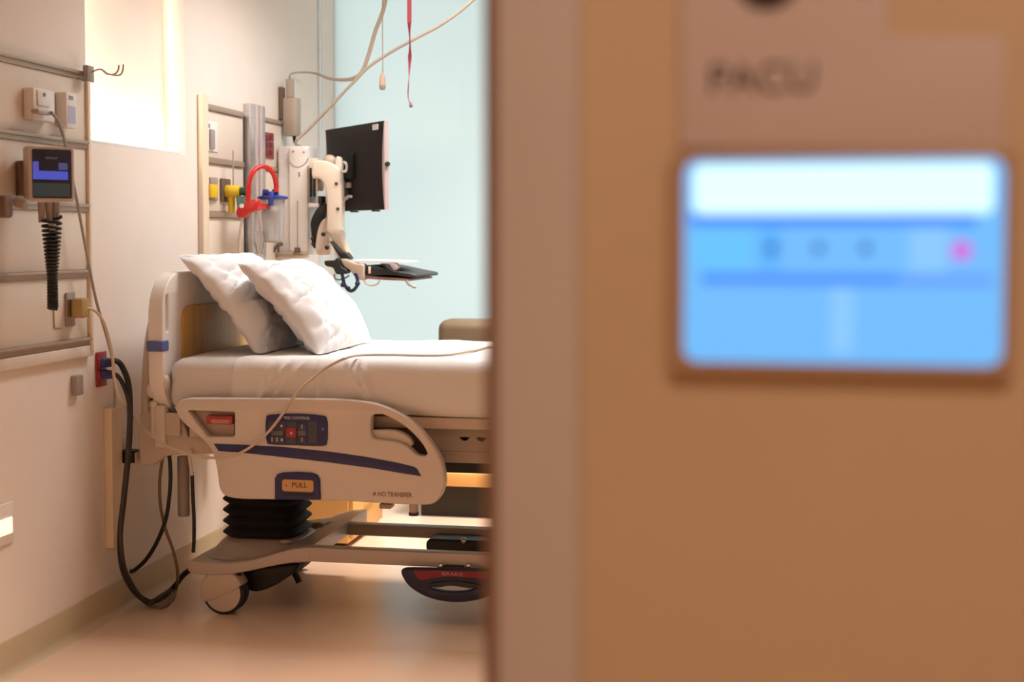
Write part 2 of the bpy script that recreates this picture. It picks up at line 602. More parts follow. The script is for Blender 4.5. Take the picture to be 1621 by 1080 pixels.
u1 = thing('wall_service_unit', (XW, 3.7, 0.8), 'wall unit of beige panels and bronze rails holding the small vital signs monitor', 'wall unit')
Y0, Y1 = 3.02, WP(134, 330).y
zr = [WP(124, q).z for q in (120, 229, 329, 433, 541)]
for i in range(4):
    MB().span((XW, Y0, zr[i + 1] + 0.012), (XW + 0.010, Y1 - 0.006, zr[i] - 0.012), 0.003).build('panel', M_PANEL, u1)
for z in zr:
    r = MB()
    r.span((XW, Y0, z - 0.012), (XW + 0.016, Y1 - 0.008, z + 0.012), 0.002)
    r.span((XW + 0.016, Y0, z + 0.002), (XW + 0.026, Y1 - 0.010, z + 0.012), 0.002)
    r.build('rail', M_RAILAL, u1)
MB().span((XW, Y0, zr[4] - 0.05), (XW + 0.02, Y1 - 0.008, zr[4] - 0.013), 0.006).build('lower_ledge', M_PANEL, u1)
MB().span((XW, Y1 - 0.006, zr[4] - 0.05), (XW + 0.02, Y1 + 0.012, zr[0] + 0.01), 0.003).build('edge_strip', M_CREAM, u1)

# hook clamped on the top rail
hk = thing('rail_hook', WP(122, 118, 0.03), 'thin bronze double coat hook clamped at the end of the top rail', 'hook')
c = WP(122, 118, 0.03)
MB().span((XW + 0.027, Y1 - 0.055, zr[0] - 0.022), (XW + 0.046, Y1 - 0.012, zr[0] + 0.03), 0.004).build('clamp', M_GREYP, hk)
h0 = Vector((XW + 0.046, Y1 - 0.03, zr[0] + 0.01))
for dz, dy in ((0.0, 0.0), (0.006, 0.03)):
    MB().tube([h0, h0 + Vector((0.03, 0, 0.008)), h0 + Vector((0.05, dy / 2, -0.006)), h0 + Vector((0.075, dy, -0.008)),
               h0 + Vector((0.088, dy, 0.004)), h0 + Vector((0.091, dy, 0.02 + dz))], 0.0028, 6).build('prong', M_RAILAL, hk)

# power supply box with plug
ps = thing('wall_transformer', WP(70, 195, 0.02), 'beige wall transformer box with a plug above the small monitor', 'adapter')
mb = MB()
wbox(mb, 53, 141, 88, 192, 0.010, 0.045, 0.006)
mb.build('body', M_WHITEP, ps)
mb = MB(); wbox(mb, 60, 144, 80, 168, 0.045, 0.049, 0.003); mb.build('face_plate', M_WHITEP, ps)
mb = MB(); wbox(mb, 61, 174, 82, 181, 0.045, 0.070, 0.004); mb.build('plug', M_RAILAL, ps)
mb = MB(); p = WP(70, 150, 0.049); mb.cyl(p, p + Vector((0.003, 0, 0)), 0.006, seg=12); mb.build('indicator', M_GREYC, ps)
# dispenser beside it
ds = thing('probe_cover_box', WP(114, 205, 0.02), 'white narrow box with faint blue print at the edge of the wall unit', 'box')
mb = MB(); wbox(mb, 105, 147, 123, 203, 0.010, 0.046, 0.005); mb.build('carton', M_WHITEP, ds)
mb = MB(); wbox(mb, 108, 168, 120, 196, 0.046, 0.0468); mb.build('blue_print', mat('pale_blue_print', (0.46, 0.46, 0.60), 0.6), ds)
mb = MB(); wbox(mb, 110, 152, 116, 158, 0.046, 0.0475); mb.build('grey_mark', M_GREYC, ds)

# vital signs monitor, turned towards the door
vm = thing('vital_signs_monitor', WP(82, 320, 0.1), 'small lilac framed patient monitor with a lit blue and black screen', 'monitor')
ang = math.radians(48)
nrm = Vector((math.sin(ang), -math.cos(ang), 0))
side = Vector((math.cos(ang), math.sin(ang), 0))
fc = YP(82.5, 275.5, WP(82, 275, 0.12).y)
VM = Matrix.Translation(fc) @ Matrix((side.to_4d(), Vector((0, 0, 1, 0)), nrm.to_4d(), (0, 0, 0, 1))).transposed()
VM = Matrix(((side.x, 0, nrm.x, fc.x), (side.y, 0, nrm.y, fc.y), (0, 1, 0, fc.z), (0, 0, 0, 1)))
MB().plate(rrect(-0.066, -0.078, 0.066, 0.078, 0.008), [], 0.05, VM @ Matrix.Translation((0, 0, -0.027)), 0.005).build('housing', M_LILAC, vm)
scr = MB().plate(rrect(-0.056, -0.069, 0.056, 0.069, 0.005), [], 0.004, VM @ Matrix.Translation((0, 0, -0.0005)), 0.001).build(
    'screen', mat('black_screen_glass', (0.012, 0.012, 0.016), 0.12, emit=lin((30, 26, 34)), estr=0.6, var=0.0), vm)
for (a, b, c_, d_, col) in ((-0.055, -0.016, 0.045, 0.008, (74, 84, 190)), (-0.055, 0.008, -0.038, 0.034, (88, 80, 170)),
                            (0.018, 0.012, 0.044, 0.032, (70, 72, 120)), (-0.055, -0.064, 0.05, -0.026, (44, 52, 50)),
                            (-0.02, 0.042, 0.015, 0.048, (70, 52, 60))):
    MB().plate(rrect(a, b, c_, d_, 0.002), [], 0.0006, VM @ Matrix.Translation((0, 0, 0.0019))).build('display_field', emis('lcd_%d_%d_%d' % col, col, 0.9), scr)
bk = MB().box((0, 0, 0), (0.05, 0.10, 0.05), 0.004, M=None)
bk.bm.transform(VM @ Matrix.Translation((-0.052, -0.012, -0.072)))
bk.build('battery_pack', M_BROWNP, vm)
arm = MB().tube([fc - nrm * 0.05 + Vector((0, 0, -0.01)), fc - nrm * 0.10 + Vector((-0.02, 0, -0.02)), Vector((XW + 0.02, fc.y + 0.04, fc.z - 0.05))], 0.012, 8)
arm.build('bracket_arm', M_BROWNP, vm)
# probe holder under the monitor
hb = MB()
for du in (-0.022, 0.0, 0.020):
    hb.cyl(VM @ Vector((du, -0.080, -0.028)), VM @ Vector((du, -0.138, -0.028)), 0.011, 0.009, seg=14)
hb.build('probe_holder', M_GREYP, vm)
MB().cyl(VM @ Vector((0.006, -0.136, -0.022)), VM @ Vector((0.006, -0.160, -0.022)), 0.013, 0.008, seg=14).build('white_probe', M_WHITEP, vm)
# coiled cord
top = VM @ Vector((0.0, -0.120, -0.010))
zb = YP(82, 489, top.y).z
pts = []
N = 26
for i in range(N * 12 + 1):
    s_ = i / (N * 12)
    zz = top.z + (zb - top.z) * (s_ ** 0.80)
    rr = 0.026 + (0.011 - 0.026) * min(1, s_ * 1.7)
    a = 2 * math.pi * i / 12
    pts.append(Vector((top.x + rr * math.cos(a) * 1.1, top.y + rr * math.sin(a) * 0.8, zz)))
MB().tube(pts, [0.0042, 0.0045, 0.0055], 6, smooth=0).build('coiled_cord', M_BLACK, None,
    label='black coiled cord hanging under the small patient monitor', cat='cord')
# rail clamp bracket and round mount at the frame edge
rc = thing('rail_bracket', WP(20, 345, 0.05), 'dark grey bracket clamped to the rail beside the small monitor', 'bracket')
mb = MB(); wbox(mb, 8, 309, 22, 345, 0.026, 0.075, 0.008); mb.build('jaw', M_BROWNP, rc)
p = WP(26, 318, 0.07)
MB().cyl(p, p + Vector((0.03, 0.0, -0.012)), 0.018, 0.015, seg=16, bevel=0.004).build('knob', M_GREYP, rc)

# small cord hanging off the power supply behind the monitor and on to the floor outlet
P_ = WP
cordpts = [P_(81, 178, 0.072), P_(92, 192, 0.07), P_(102, 222, 0.06), P_(106, 245, 0.055), P_(116, 290, 0.05), P_(124, 330, 0.05), P_(137, 400, 0.05), P_(152, 475, 0.05),
           P_(168, 530, 0.05), P_(179, 575, 0.055), P_(181, 610, 0.05), P_(181, 645, 0.035)]
MB().tube(cordpts, 0.0048, 8).build('transformer_cord', M_GREYC, None, label='thin grey cord running from wall transformer down to the wire raceway', cat='cord')

# outlet with mustard plug
ot = thing('wall_outlet', WP(112, 518, 0.01), 'narrow outlet plate with a mustard plug on the wall unit', 'outlet')
mb = MB(); wbox(mb, 106, 463, 120, 517, 0.010, 0.018, 0.003); mb.build('plate', M_GREYP, ot)
mb = MB(); wbox(mb, 108, 474, 117, 502, 0.018, 0.022, 0.002); mb.build('socket', M_BROWNP, ot)
p0, p1 = WP(116, 472, 0.022), WP(118, 503, 0.022)
pl = MB().span((XW + 0.022, p0.y - 0.02, p1.z), (XW + 0.062, p0.y + 0.032, p0.z), 0.007)
pl.build('plug', M_TAN, ot)
gp = MB().span((XW + 0.018, WP(86, 480).y, WP(86, 520).z), (XW + 0.013, WP(96, 480).y, WP(96, 519).z))
gp.bm.free()
MB().tube([WP(85, 490, 0.012), WP(86, 519, 0.012), WP(97, 520, 0.012)], 0.002, 6, smooth=0).build('panel_latch_wire', M_RAILAL, u1)

# red emergency outlet with blue plugs
ro = thing('emergency_outlet', WP(165, 612, 0.0), 'red emergency outlet plate with two blue plugs beside the bed head', 'outlet')
mb = MB(); wbox(mb, 154, 557, 170, 612, 0.0, 0.008, 0.003); mb.build('plate', M_DRED, ro)
for a, b in ((567, 581), (586, 600)):
    mb = MB(); wbox(mb, 157, a, 167, b, 0.008, 0.013, 0.004); sk = mb.build('socket', M_BRICK, ro)
    q = WP(162, (a + b) / 2, 0.013)
    mb = MB(); mb.cyl(q, q + Vector((0.036, 0.005, 0)), 0.018, 0.013, seg=14, bevel=0.003); mb.build('plug', M_BLUE, ro)

# small grey plate under the unit, raceway, night light plate
sg = MB(); wbox(sg, 121, 594, 133, 626, 0.0, 0.02, 0.004)
sg.build('wall_clip', M_GREYP, None, label='small grey clip on the wall under the service unit', cat='clip')
rw = thing('wire_raceway', WP(184, 866, 0.0), 'tall narrow beige wire channel on the wall behind the black cords', 'raceway')
mb = MB(); wbox(mb, 177, 648, 196, 866, 0.0, 0.030, 0.004); mb.build('cover', M_CREAM, rw)
mb = MB(); wbox(mb, 178, 645, 195, 650, 0.0, 0.034, 0.003); mb.build('top_cap', M_CREAM, rw)
nl = thing('night_light', WP(10, 890, 0.0), 'lit night light in a flat wall plate near the floor', 'night light')
mb = MB(); wbox(mb, -30, 802, 23, 868, 0.0, 0.007, 0.003); mb.build('plate', M_WALL, nl)
mb = MB(); wbox(mb, -14, 824, 21, 850, 0.007, 0.012, 0.003); mb.build('lens', M_NIGHT, nl)

# ------------------------------------------------------------------ far wall service unit behind the pillows
u2 = thing('wall_service_unit', (XW, 5.6, 0.9), 'wall unit with gas outlets and a silver column behind the pillows', 'wall unit')
ya, yb, yc, yd, ye = WP(322, 200).y, WP(381, 200).y, WP(385, 200).y, WP(408, 200).y, WP(450, 200).y
yl = WP(312, 200).y
ZB = 0.80
ztop = WP(322, 168).z
MB().span((XW, yl, ZB), (XW + 0.022, ya, ztop + 0.04), 0.004).build('edge_strip', M_CREAM, u2)
rz = [WP(350, 175).z, WP(350, 257).z, WP(345, 340).z, 0.90]
for i in range(3):
    MB().span((XW, ya, rz[i + 1] + 0.012), (XW + 0.010, yb, rz[i] - 0.012), 0.003).build('panel', M_PANEL, u2)
for z in rz:
    MB().span((XW, ya, z - 0.011), (XW + 0.020, yb - 0.01, z + 0.011), 0.003).build('rail', M_RAILAL, u2)
MB().span((XW, yb, ZB), (XW + 0.006, yc, ztop)).build('joint_shade', M_DARK, u2)  # dark strip stands in for the shadow gap beside the column
cm = MB()
zc = WP(395, 166).z
cm.span((XW, yc, ZB), (XW + 0.035, yd - 0.002, zc), 0.003)
col = cm.build('column', M_ALU, u2)
for k in (0.3, 0.62):
    yk = yc + (yd - yc) * k
    MB().cyl((XW + 0.036, yk, ZB), (XW + 0.036, yk, zc), 0.007, seg=8).build('column_groove', M_LILAC, col)
rz2 = [WP(428, 192).z, WP(428, 268).z, WP(428, 340).z, 0.90]
for i in range(3):
    MB().span((XW, yd, rz2[i + 1] + 0.010), (XW + 0.010, ye, rz2[i] - 0.010), 0.003).build('panel', M_PANEL, u2)
for z in rz2:
    MB().span((XW, yd, z - 0.009), (XW + 0.018, ye - 0.01, z + 0.009), 0.003).build('rail', M_RAILAL, u2)
# vacuum slide printed plate
pp = MB(); wbox(pp, 328, 192, 346, 240, 0.010, 0.016, 0.004); pl = pp.build('gas_plate', M_WHITEP, u2)
pp = MB(); wbox(pp, 334, 205, 341, 236, 0.016, 0.024, 0.003); pp.build('gas_port', M_GREYC, u2)
pp = MB(); wbox(pp, 330, 196, 333, 202, 0.016, 0.018); pp.build('plate_mark', M_GREYP, u2)
# dark red outlet
r2 = thing('emergency_outlet', WP(426, 250, 0.01), 'dark red outlet plate on the wall unit beside the silver column', 'outlet')
mb = MB(); wbox(mb, 419, 210, 434, 251, 0.010, 0.016, 0.002); mb.build('plate', M_DRED, r2)
for a, b in ((214, 222), (226, 234), (238, 246)):
    for c0, c1 in ((420.5, 425.5), (428, 433)):
        mb = MB(); wbox(mb, c0, a, c1, b, 0.016, 0.019, 0.001); mb.build('socket', mat('maroon_socket', (0.16, 0.02, 0.03), 0.5), r2)

# gas outlets: yellow plate, yellow regulator with dark green knob, teal body
g1 = MB(); wbox(g1, 334, 281, 346, 318, 0.010, 0.020, 0.004)
gp1 = thing('gas_outlet', WP(340, 318, 0.01), 'yellow medical air outlet on a grey plate behind the pillows', 'gas outlet')
g1.build('plate', M_GREYP, gp1)
mb = MB(); wbox(mb, 335, 292, 346, 313, 0.020, 0.034, 0.003); mb.build('outlet', M_YEL, gp1)
rg = thing('gas_regulator', WP(362, 320, 0.03), 'yellow gas regulator with dark green knob and teal body', 'regulator')
mb = MB(); wbox(mb, 352, 283, 366, 320, 0.010, 0.022, 0.004); mb.build('plate', M_BROWNP, rg)
q = WP(358, 303, 0.022)
mb = MB(); mb.cyl(q, q + Vector((0.06, 0, 0.0)), 0.026, 0.022, seg=18, bevel=0.004); mb.build('body', M_YEL, rg)
mb = MB(); mb.cyl(q + Vector((0.058, 0, 0.0)), q + Vector((0.10, 0, 0.0)), 0.016, 0.016, seg=16, bevel=0.004); mb.build('knob', M_GREEN, rg)
mb = MB(); mb.cyl(q + Vector((0.02, 0, -0.02)), q + Vector((0.022, 0, -0.085)), 0.016, 0.012, seg=14, bevel=0.003); mb.build('elbow', M_YEL, rg)
mb = MB(); mb.cyl(q + Vector((0.066, 0, -0.02)), q + Vector((0.066, 0, -0.075)), 0.024, 0.018, seg=16, bevel=0.004); mb.build('flow_tube', M_TEAL, rg)
mb = MB(); mb.cyl(q + Vector((0.03, 0, 0.02)), q + Vector((0.03, 0, 0.16)), 0.003, seg=8); mb.build('gauge_rod', M_GREYC, rg)

# suction canister with blue lid, red holder and hose
cyy = WP(432, 350, 0.17).y
ca = YP(432, 372, cyy)
cb = YP(432, 312, cyy)
sc_ = thing('suction_canister', (ca.x, cyy, ca.z), 'clear suction canister with blue lid and red hose on the wall', 'canister')
zt, zb_ = cb.z, YP(432, 384, cyy).z
R0 = (YP(451, 330, cyy) - YP(414, 330, cyy)).length / 2
MB().lathe([(R0 * 0.6, zb_), (R0 * 0.72, zb_ + 0.004), (R0 * 0.80, zb_ + 0.03), (R0, zt - 0.01), (R0, zt), (R0 - 0.003, zt), (R0 - 0.003, zt - 0.01), (R0 * 0.75, zb_ + 0.032), (R0 * 0.68, zb_ + 0.008), (0.01, zb_ + 0.006)],
           (ca.x, cyy, 0), seg=32).build('jar', M_CLEAR, sc_)
MB().lathe([(R0 + 0.003, zt - 0.010), (R0 + 0.012, zt - 0.007), (R0 + 0.012, zt + 0.001), (R0 * 0.8, zt + 0.006), (0.02, zt + 0.008)], (ca.x, cyy, 0), seg=32).build('lid', M_BLUE, sc_)
for dx in (-0.022, 0.018):
    MB().cyl((ca.x + dx, cyy - 0.02, zt + 0.004), (ca.x + dx, cyy - 0.02, zt + 0.030), 0.015, 0.012, seg=14, bevel=0.003).build('lid_port', M_BLUE, sc_)
MB().cyl((ca.x + 0.012, cyy - R0 - 0.004, zt - 0.035), (ca.x + 0.012, cyy - R0 + 0.004, zt + 0.02), 0.011, seg=12, bevel=0.003).build('hose_elbow', M_BLUE, sc_)
hyy = WP(394, 320, 0.13).y
hose = [YP(393, 322, hyy), YP(393, 300, hyy), YP(397, 280, hyy), YP(405, 268, hyy + 0.02), YP(416, 263.5, hyy + 0.05), YP(427, 268, hyy + 0.08), YP(434, 279, hyy + 0.1), YP(437, 292, cyy - 0.03), YP(437, 304, cyy - 0.03)]
MB().tube(hose, 0.0095, 12).build('hose', M_RED, sc_)
mb = MB().plate(sm(pxY(hyy, [(376, 331), (384, 324), (392, 320), (398, 317), (408, 317), (409, 331), (397, 336), (386, 344), (377, 343)]), 3), [], 0.045, XZ(hyy + 0.01), 0.006)
mb.build('holder', M_RED, sc_)
xh_ = YP(393, 328, hyy).x
za_, zb3 = YP(390, 334, hyy).z, YP(390, 325, hyy).z
MB().span((xh_ - 0.012, hyy + 0.02, za_), (xh_ + 0.012, yc + 0.06, zb3), 0.003).span((XW + 0.042, yc + 0.035, za_), (xh_ + 0.012, yc + 0.06, zb3), 0.003).build('holder_arm', M_ARM, sc_)
q = YP(383, 326, hyy - 0.02)
MB().cyl(q, q + Vector((0, -0.006, 0)), 0.009, seg=10).build('screw', M_WHITEP, sc_)
MB().span((ca.x - R0 - 0.02, cyy - 0.015, zt - 0.05), (YP(408, 325, hyy).x, hyy, zt - 0.03), 0.003).build('ring_arm', M_RED, sc_)
MB().lathe([(0.012, 0), (0.018, 0.02), (0.034, 0.07), (0.030, 0.09)], YP(412, 402, cyy), seg=16).build('drain_cup', M_CLEAR, sc_)
MB().tube([YP(384, 345, hyy), YP(380, 370, hyy), YP(379, 405, hyy), YP(384, 430, hyy)], 0.006, 8).build('suction_tube', M_LILAC, sc_)

# device box high on the wall with a cord
db = thing('wall_call_box', WP(455, 215, 0.05), 'grey wall device box with a thin cord beside the window', 'device')
mb = MB(); wbox(mb, 447, 138, 452, 190, 0.0, 0.020, 0.004); mb.build('back_plate', M_BROWNP, db)
dy = WP(452, 170, 0.03).y
a, b = YP(451, 155, dy), YP(466, 215, dy)
MB().span((XW + 0.02, dy - 0.01, b.z), (XW + 0.085, dy + 0.05, a.z), 0.006).build('body', mat('taupe_box', (0.42, 0.34, 0.28), 0.5), db)
MB().span((XW + 0.03, dy, a.z), (XW + 0.06, dy + 0.035, YP(455, 125, dy).z), 0.005).build('top_neck', mat('taupe_box', (0.42, 0.34, 0.28), 0.5), db)
MB().cyl((XW + 0.062, dy + 0.02, b.z), (XW + 0.062, dy + 0.02, b.z - 0.03), 0.009, 0.004, seg=10).build('cord_strain', M_BLACK, db)

# ------------------------------------------------------------------ monitor arm on wall channel
AY = 5.78
ma = thing('monitor_arm', (XW + 0.2, AY, 1.1), 'cream wall mounted arm holding the black monitor and keyboard tray', 'monitor arm')
p0, p1 = YP(441, 403, AY), YP(489, 231, AY)
chx0 = max(p0.x, XW + 0.01)
ch = MB().span((chx0, AY, p0.z), (p1.x, AY + 0.12, p1.z), 0.008)
ch.build('channel_cover', M_WHITEP, ma)
MB().span((XW, AY + 0.02, p0.z + 0.03), (chx0 + 0.01, AY + 0.10, p1.z - 0.03)).build('wall_track', M_ALU, ma)
xm = YP(474, 300, AY).x
# raised front face with a curved groove
fp = MB().plate(rrect(YP(459, 300, AY).x, p0.z + 0.012, p1.x - 0.004, p1.z - 0.004, 0.012), [], 0.014, XZ(AY - 0.004), 0.004)
fpo = fp.build('front_face', M_WHITEP, ma)
arc = [YP(x_, y_, AY - 0.0115) for x_, y_ in ((455.5, 246), (458, 254), (463, 261), (470, 264.5), (477, 263), (484, 258), (488, 250))]
MB().tube(arc, 0.0022, 6).build('groove', M_GREYC, fpo)
for x_, y_ in ((464, 240), (481, 241), (473.5, 274), (474, 278)):
    q = YP(x_, y_, AY - 0.011)
    MB().cyl(q, q + Vector((0, -0.002, 0)), 0.005, seg=10).build('screw', M_GREYC, fpo)
q0, q1 = YP(471, 318, AY - 0.011), YP(471, 392, AY - 0.011)
MB().tube([q0, q1], 0.0022, 6, smooth=0).build('cable_slot', M_GREYC, fpo)
MB().cyl(YP(471, 392, AY - 0.012), YP(471, 401, AY - 0.012), 0.012, 0.014, seg=12).build('slot_grommet', M_BROWNP, fpo)
# bottom foot bar and hooks
MB().span(YP(438, 409, AY), YP(490, 403, AY + 0.1), 0.004).build('bottom_plate', M_ARM, ma)
MB().tube([YP(447, 386, AY - 0.03), YP(438, 390, AY - 0.03), YP(430, 402, AY - 0.03)], 0.008, 8).build('cable_hook', M_BROWNP, ma)
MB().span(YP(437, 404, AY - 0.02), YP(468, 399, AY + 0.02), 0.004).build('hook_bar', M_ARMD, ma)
# pivot block
ay2 = AY - 0.05
MB().span(YP(489, 302, ay2), YP(513, 252, ay2 + 0.09), 0.008).build('pivot_block', M_ARM, ma)
for x_ in (492, 497.5):
    MB().cyl(YP(x_, 266, ay2 - 0.004), YP(x_, 312, ay2 - 0.004), 0.006, seg=8).build('guide_rod', M_BLACK, ma)
MB().span(YP(488, 328, ay2), YP(514, 322, ay2 + 0.08), 0.003).build('pivot_shelf', M_WHITEP, ma)
MB().span(YP(503, 322, ay2 - 0.005), YP(516, 311, ay2 + 0.05), 0.003).build('pivot_bearing', M_BLACK, ma)
# head joint to the monitor
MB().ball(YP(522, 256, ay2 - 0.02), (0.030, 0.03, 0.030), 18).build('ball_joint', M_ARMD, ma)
MB().plate(sm(pxY(ay2 - 0.05, [(532, 249), (538, 250), (541, 262), (540, 275), (535, 278), (530, 270)]), 3), [], 0.05, XZ(ay2 - 0.03), 0.006).build('tilt_plate', M_ARM, ma)
MB().tube([YP(x_, y_, ay2 - 0.08) for x_, y_ in ((542, 257), (547, 258), (549, 265), (547, 271), (542, 272))], 0.006, 8).build('handle_loop', M_ALU, ma)
# curved spring arm
sp_ = [(495, 257), (512, 254), (528, 260), (537, 268), (540, 285), (540, 320), (539, 350), (538, 368), (518, 369), (517, 350), (517, 320), (515, 300), (511, 288), (503, 282), (494, 281)]
MB().plate(sm(pxY(ay2 - 0.06, sp_), 3), [], 0.07, XZ(ay2 - 0.03), 0.010).build('spring_arm', M_ARM, ma)
for x_, y_ in ((532.5, 291), (535, 331)):
    q = YP(x_, y_, ay2 - 0.066)
    MB().cyl(q, q + Vector((0, -0.004, 0)), 0.007, seg=10).build('arm_bolt', M_DARK, ma)
lw = [(505, 355), (516, 345), (519, 368), (521, 385), (520, 402), (500, 402), (499, 380)]
MB().plate(sm(pxY(ay2 - 0.02, lw), 3), [], 0.07, XZ(ay2 + 0.02), 0.008).build('lower_casting', M_ARM, ma)
bc = [(497, 335), (506, 325), (516, 323), (515, 338), (509, 350), (505, 362), (502, 378), (498, 392), (493, 390), (491, 370), (490, 352)]
MB().plate(sm(pxY(ay2 + 0.0, bc), 3), [], 0.05, XZ(ay2 + 0.03), 0.010).build('cable_boot', M_BLACK, ma)
for x_, y_ in ((495, 378), (496, 386), (517.5, 392), (512, 371)):
    MB().ball(YP(x_, y_, ay2 - 0.065 if x_ > 505 else ay2 - 0.005), 0.010, 10).build('cable_clip', M_BLACK, ma)
# link down to the tray
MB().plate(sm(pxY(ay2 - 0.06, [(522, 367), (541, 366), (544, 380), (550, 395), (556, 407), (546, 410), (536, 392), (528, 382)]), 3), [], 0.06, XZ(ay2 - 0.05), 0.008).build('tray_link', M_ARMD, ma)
MB().plate(sm(pxY(ay2 - 0.07, [(527, 383), (532, 385), (545, 398), (553, 400), (559, 410), (548, 411), (540, 404)]), 3), [], 0.05, XZ(ay2 - 0.085), 0.006).build('gas_strut', M_BLACK, ma)
MB().tube([YP(x_, y_, ay2 - 0.06) for x_, y_ in ((521, 388), (527, 386), (530, 394), (535, 404), (538, 410))], 0.006, 8).build('strut_cable', M_WHITEP, ma)

# keyboard tray
KY = ay2 - 0.15
kt = thing('keyboard_tray', YP(590, 445, KY), 'folding keyboard tray with black keyboard hanging from the monitor arm', 'tray')
MB().plate(sm(pxY(KY, [(517, 413), (532, 412), (536, 408), (541, 411), (544, 422), (552, 427), (551, 433), (536, 434), (530, 424), (519, 421)]), 3), [], 0.06, XZ(KY), 0.006).build('clamp', M_BLACK, kt)
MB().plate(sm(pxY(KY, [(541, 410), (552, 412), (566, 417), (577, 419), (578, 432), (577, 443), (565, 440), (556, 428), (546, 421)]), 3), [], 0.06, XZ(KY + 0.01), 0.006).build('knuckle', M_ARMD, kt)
a, b = YP(550, 413, KY), YP(640, 417, KY)
MB().plate(pxY(KY, [(550, 412), (600, 413), (638, 414.5), (638, 416), (600, 416), (550, 415)]), [], 0.26, XZ(KY + 0.13)).build('mouse_shelf', M_WHITEP, kt)
MB().plate(sm(pxY(KY, [(578, 421), (590, 421), (612, 425), (634, 430), (655, 434), (658, 438), (652, 440), (620, 436), (595, 436), (578, 435)]), 3), [], 0.40, XZ(KY + 0.20), 0.006).build('keyboard', M_BLACK, kt)
MB().plate(pxY(KY, [(604, 417), (612, 417), (618, 424), (628, 431), (620, 430), (610, 421)]), [], 0.03, XZ(KY - 0.01)).build('lever', M_BLACK, kt)
MB().plate(sm(pxY(KY, [(614, 416), (626, 417), (630, 424), (624, 429), (617, 421)]), 3), [], 0.04, XZ(KY + 0.02), 0.004).build('mouse', M_LILAC, kt)
MB().plate(pxY(KY, [(578, 437), (640, 441), (648, 442), (648, 445), (600, 443), (576, 441)]), [], 0.40, XZ(KY + 0.20)).build('tray_board', mat('tray_brown', (0.26, 0.12, 0.09), 0.5), kt)
MB().tube([YP(x_, y_, KY) for x_, y_ in ((643, 444), (647, 450), (654, 453.5), (658, 455))], 0.006, 8).build('release_lever', M_GREYC, kt)
MB().span(YP(578.5, 431, KY - 0.006), YP(582, 421.5, KY + 0.01), 0.001).build('key_clip', M_BLACK, kt)
MB().span(YP(583, 433, KY - 0.006), YP(588, 422, KY + 0.01), 0.001).build('white_clip', M_ARM, kt)
MB().tube([YP(x_, y_, KY - 0.02) for x_, y_ in ((541, 430), (543, 442), (546, 452), (553, 460), (560, 459), (566, 450), (565, 440), (562, 433))], 0.0075, 8).build('cable_loop', M_NAVY, kt)
for x_, y_ in ((543, 451), (551, 457), (566, 449)):
    MB().ball(YP(x_, y_, KY - 0.02), 0.011, 10).build('cable_tie', M_BLACK, kt)
MB().tube([YP(x_, y_, KY) for x_, y_ in ((529, 434), (530, 441), (536, 443), (545, 441), (553, 436))], 0.0035, 6).build('thin_wire', M_GREYC, kt)
MB().tube([YP(x_, y_, KY) for x_, y_ in ((576, 443), (580, 450), (590, 452), (598, 449), (601, 444))], 0.0035, 6).build('thin_wire', M_CORD, kt)

# computer monitor seen from behind
MYR, MYL = 5.52, 5.96
mr_t, mr_b = YP(608, 191, MYR), YP(613, 332, MYR)
ml = YP(515, 206, MYL)
mon = thing('computer_monitor', YP(570, 335, 5.55), 'dark flat computer monitor seen from behind in front of the frosted window', 'monitor')
pr = Vector((mr_t.x, MYR, 0))
pl_ = Vector((ml.x, MYL, 0))
sd = (pr - pl_)
MW = sd.length
sd.normalize()
fn = Vector((-sd.y, sd.x, 0))            # screen side
if fn.x < 0:
    fn = -fn
zt, zb2 = mr_t.z, mr_b.z
MM = Matrix(((sd.x, 0, -fn.x, pl_.x), (sd.y, 0, -fn.y, pl_.y), (0, 1, 0, 0), (0, 0, 0, 1)))   # u right, v up, w towards back
# back shell: convex with inset
bs = bmesh.new()
NU, NV = 14, 12
vv = [[None] * (NV + 1) for _ in range(NU + 1)]
for i in range(NU + 1):
    for j in range(NV + 1):
        u = i / NU
        v = j / NV
        d = 0.030 * (max(0, 1 - abs(2 * u - 1) ** 2.2) * max(0, 1 - abs(2 * v - 1) ** 2.2)) ** 0.6
        edge = 0.020 * (1 - abs(2 * v - 1) ** 2) * (1 if u > 0.5 else -1) * (abs(2 * u - 1) ** 6)
        vv[i][j] = bs.verts.new(MM @ Vector((u * MW - edge, zb2 + v * (zt - zb2), d)))
for i in range(NU):
    for j in range(NV):
        bs.faces.new((vv[i][j], vv[i + 1][j], vv[i + 1][j + 1], vv[i][j + 1]))
MBo = MB()
MBo.add(bs)
MBo.build('back_shell', M_MONB, mon)
body = [(0, zb2), (MW, zb2), (MW, zt), (0, zt)]
MB().plate(body, [], 0.022, MM @ Matrix.Translation((0, 0, -0.0115)), 0.003).build('bezel', M_MONS, mon)
MB().plate([(0.02, zb2 + 0.02), (MW - 0.02, zb2 + 0.02), (MW - 0.02, zt - 0.02), (0.02, zt - 0.02)], [], 0.002, MM @ Matrix.Translation((0, 0, -0.0235))).build('screen', mat('screen_glass', (0.01, 0.01, 0.012), 0.1), mon)
MB().plate([(MW - 0.075, zt - 0.035), (MW - 0.024, zt - 0.035), (MW - 0.024, zt - 0.012), (MW - 0.075, zt - 0.012)], [], 0.002, MM @ Matrix.Translation((0, 0, 0.016))).build('asset_label', M_PRINTW, mon)
zc_ = (zt + zb2) / 2
MB().plate(rrect(MW * 0.28, zc_ - 0.05, MW * 0.62, zc_ + 0.06, 0.008), [], 0.02, MM @ Matrix.Translation((0, 0, 0.038)), 0.005).build('mount_plate', mat('black_mount', (0.006, 0.006, 0.006), 0.6, spec=0.2), mon)
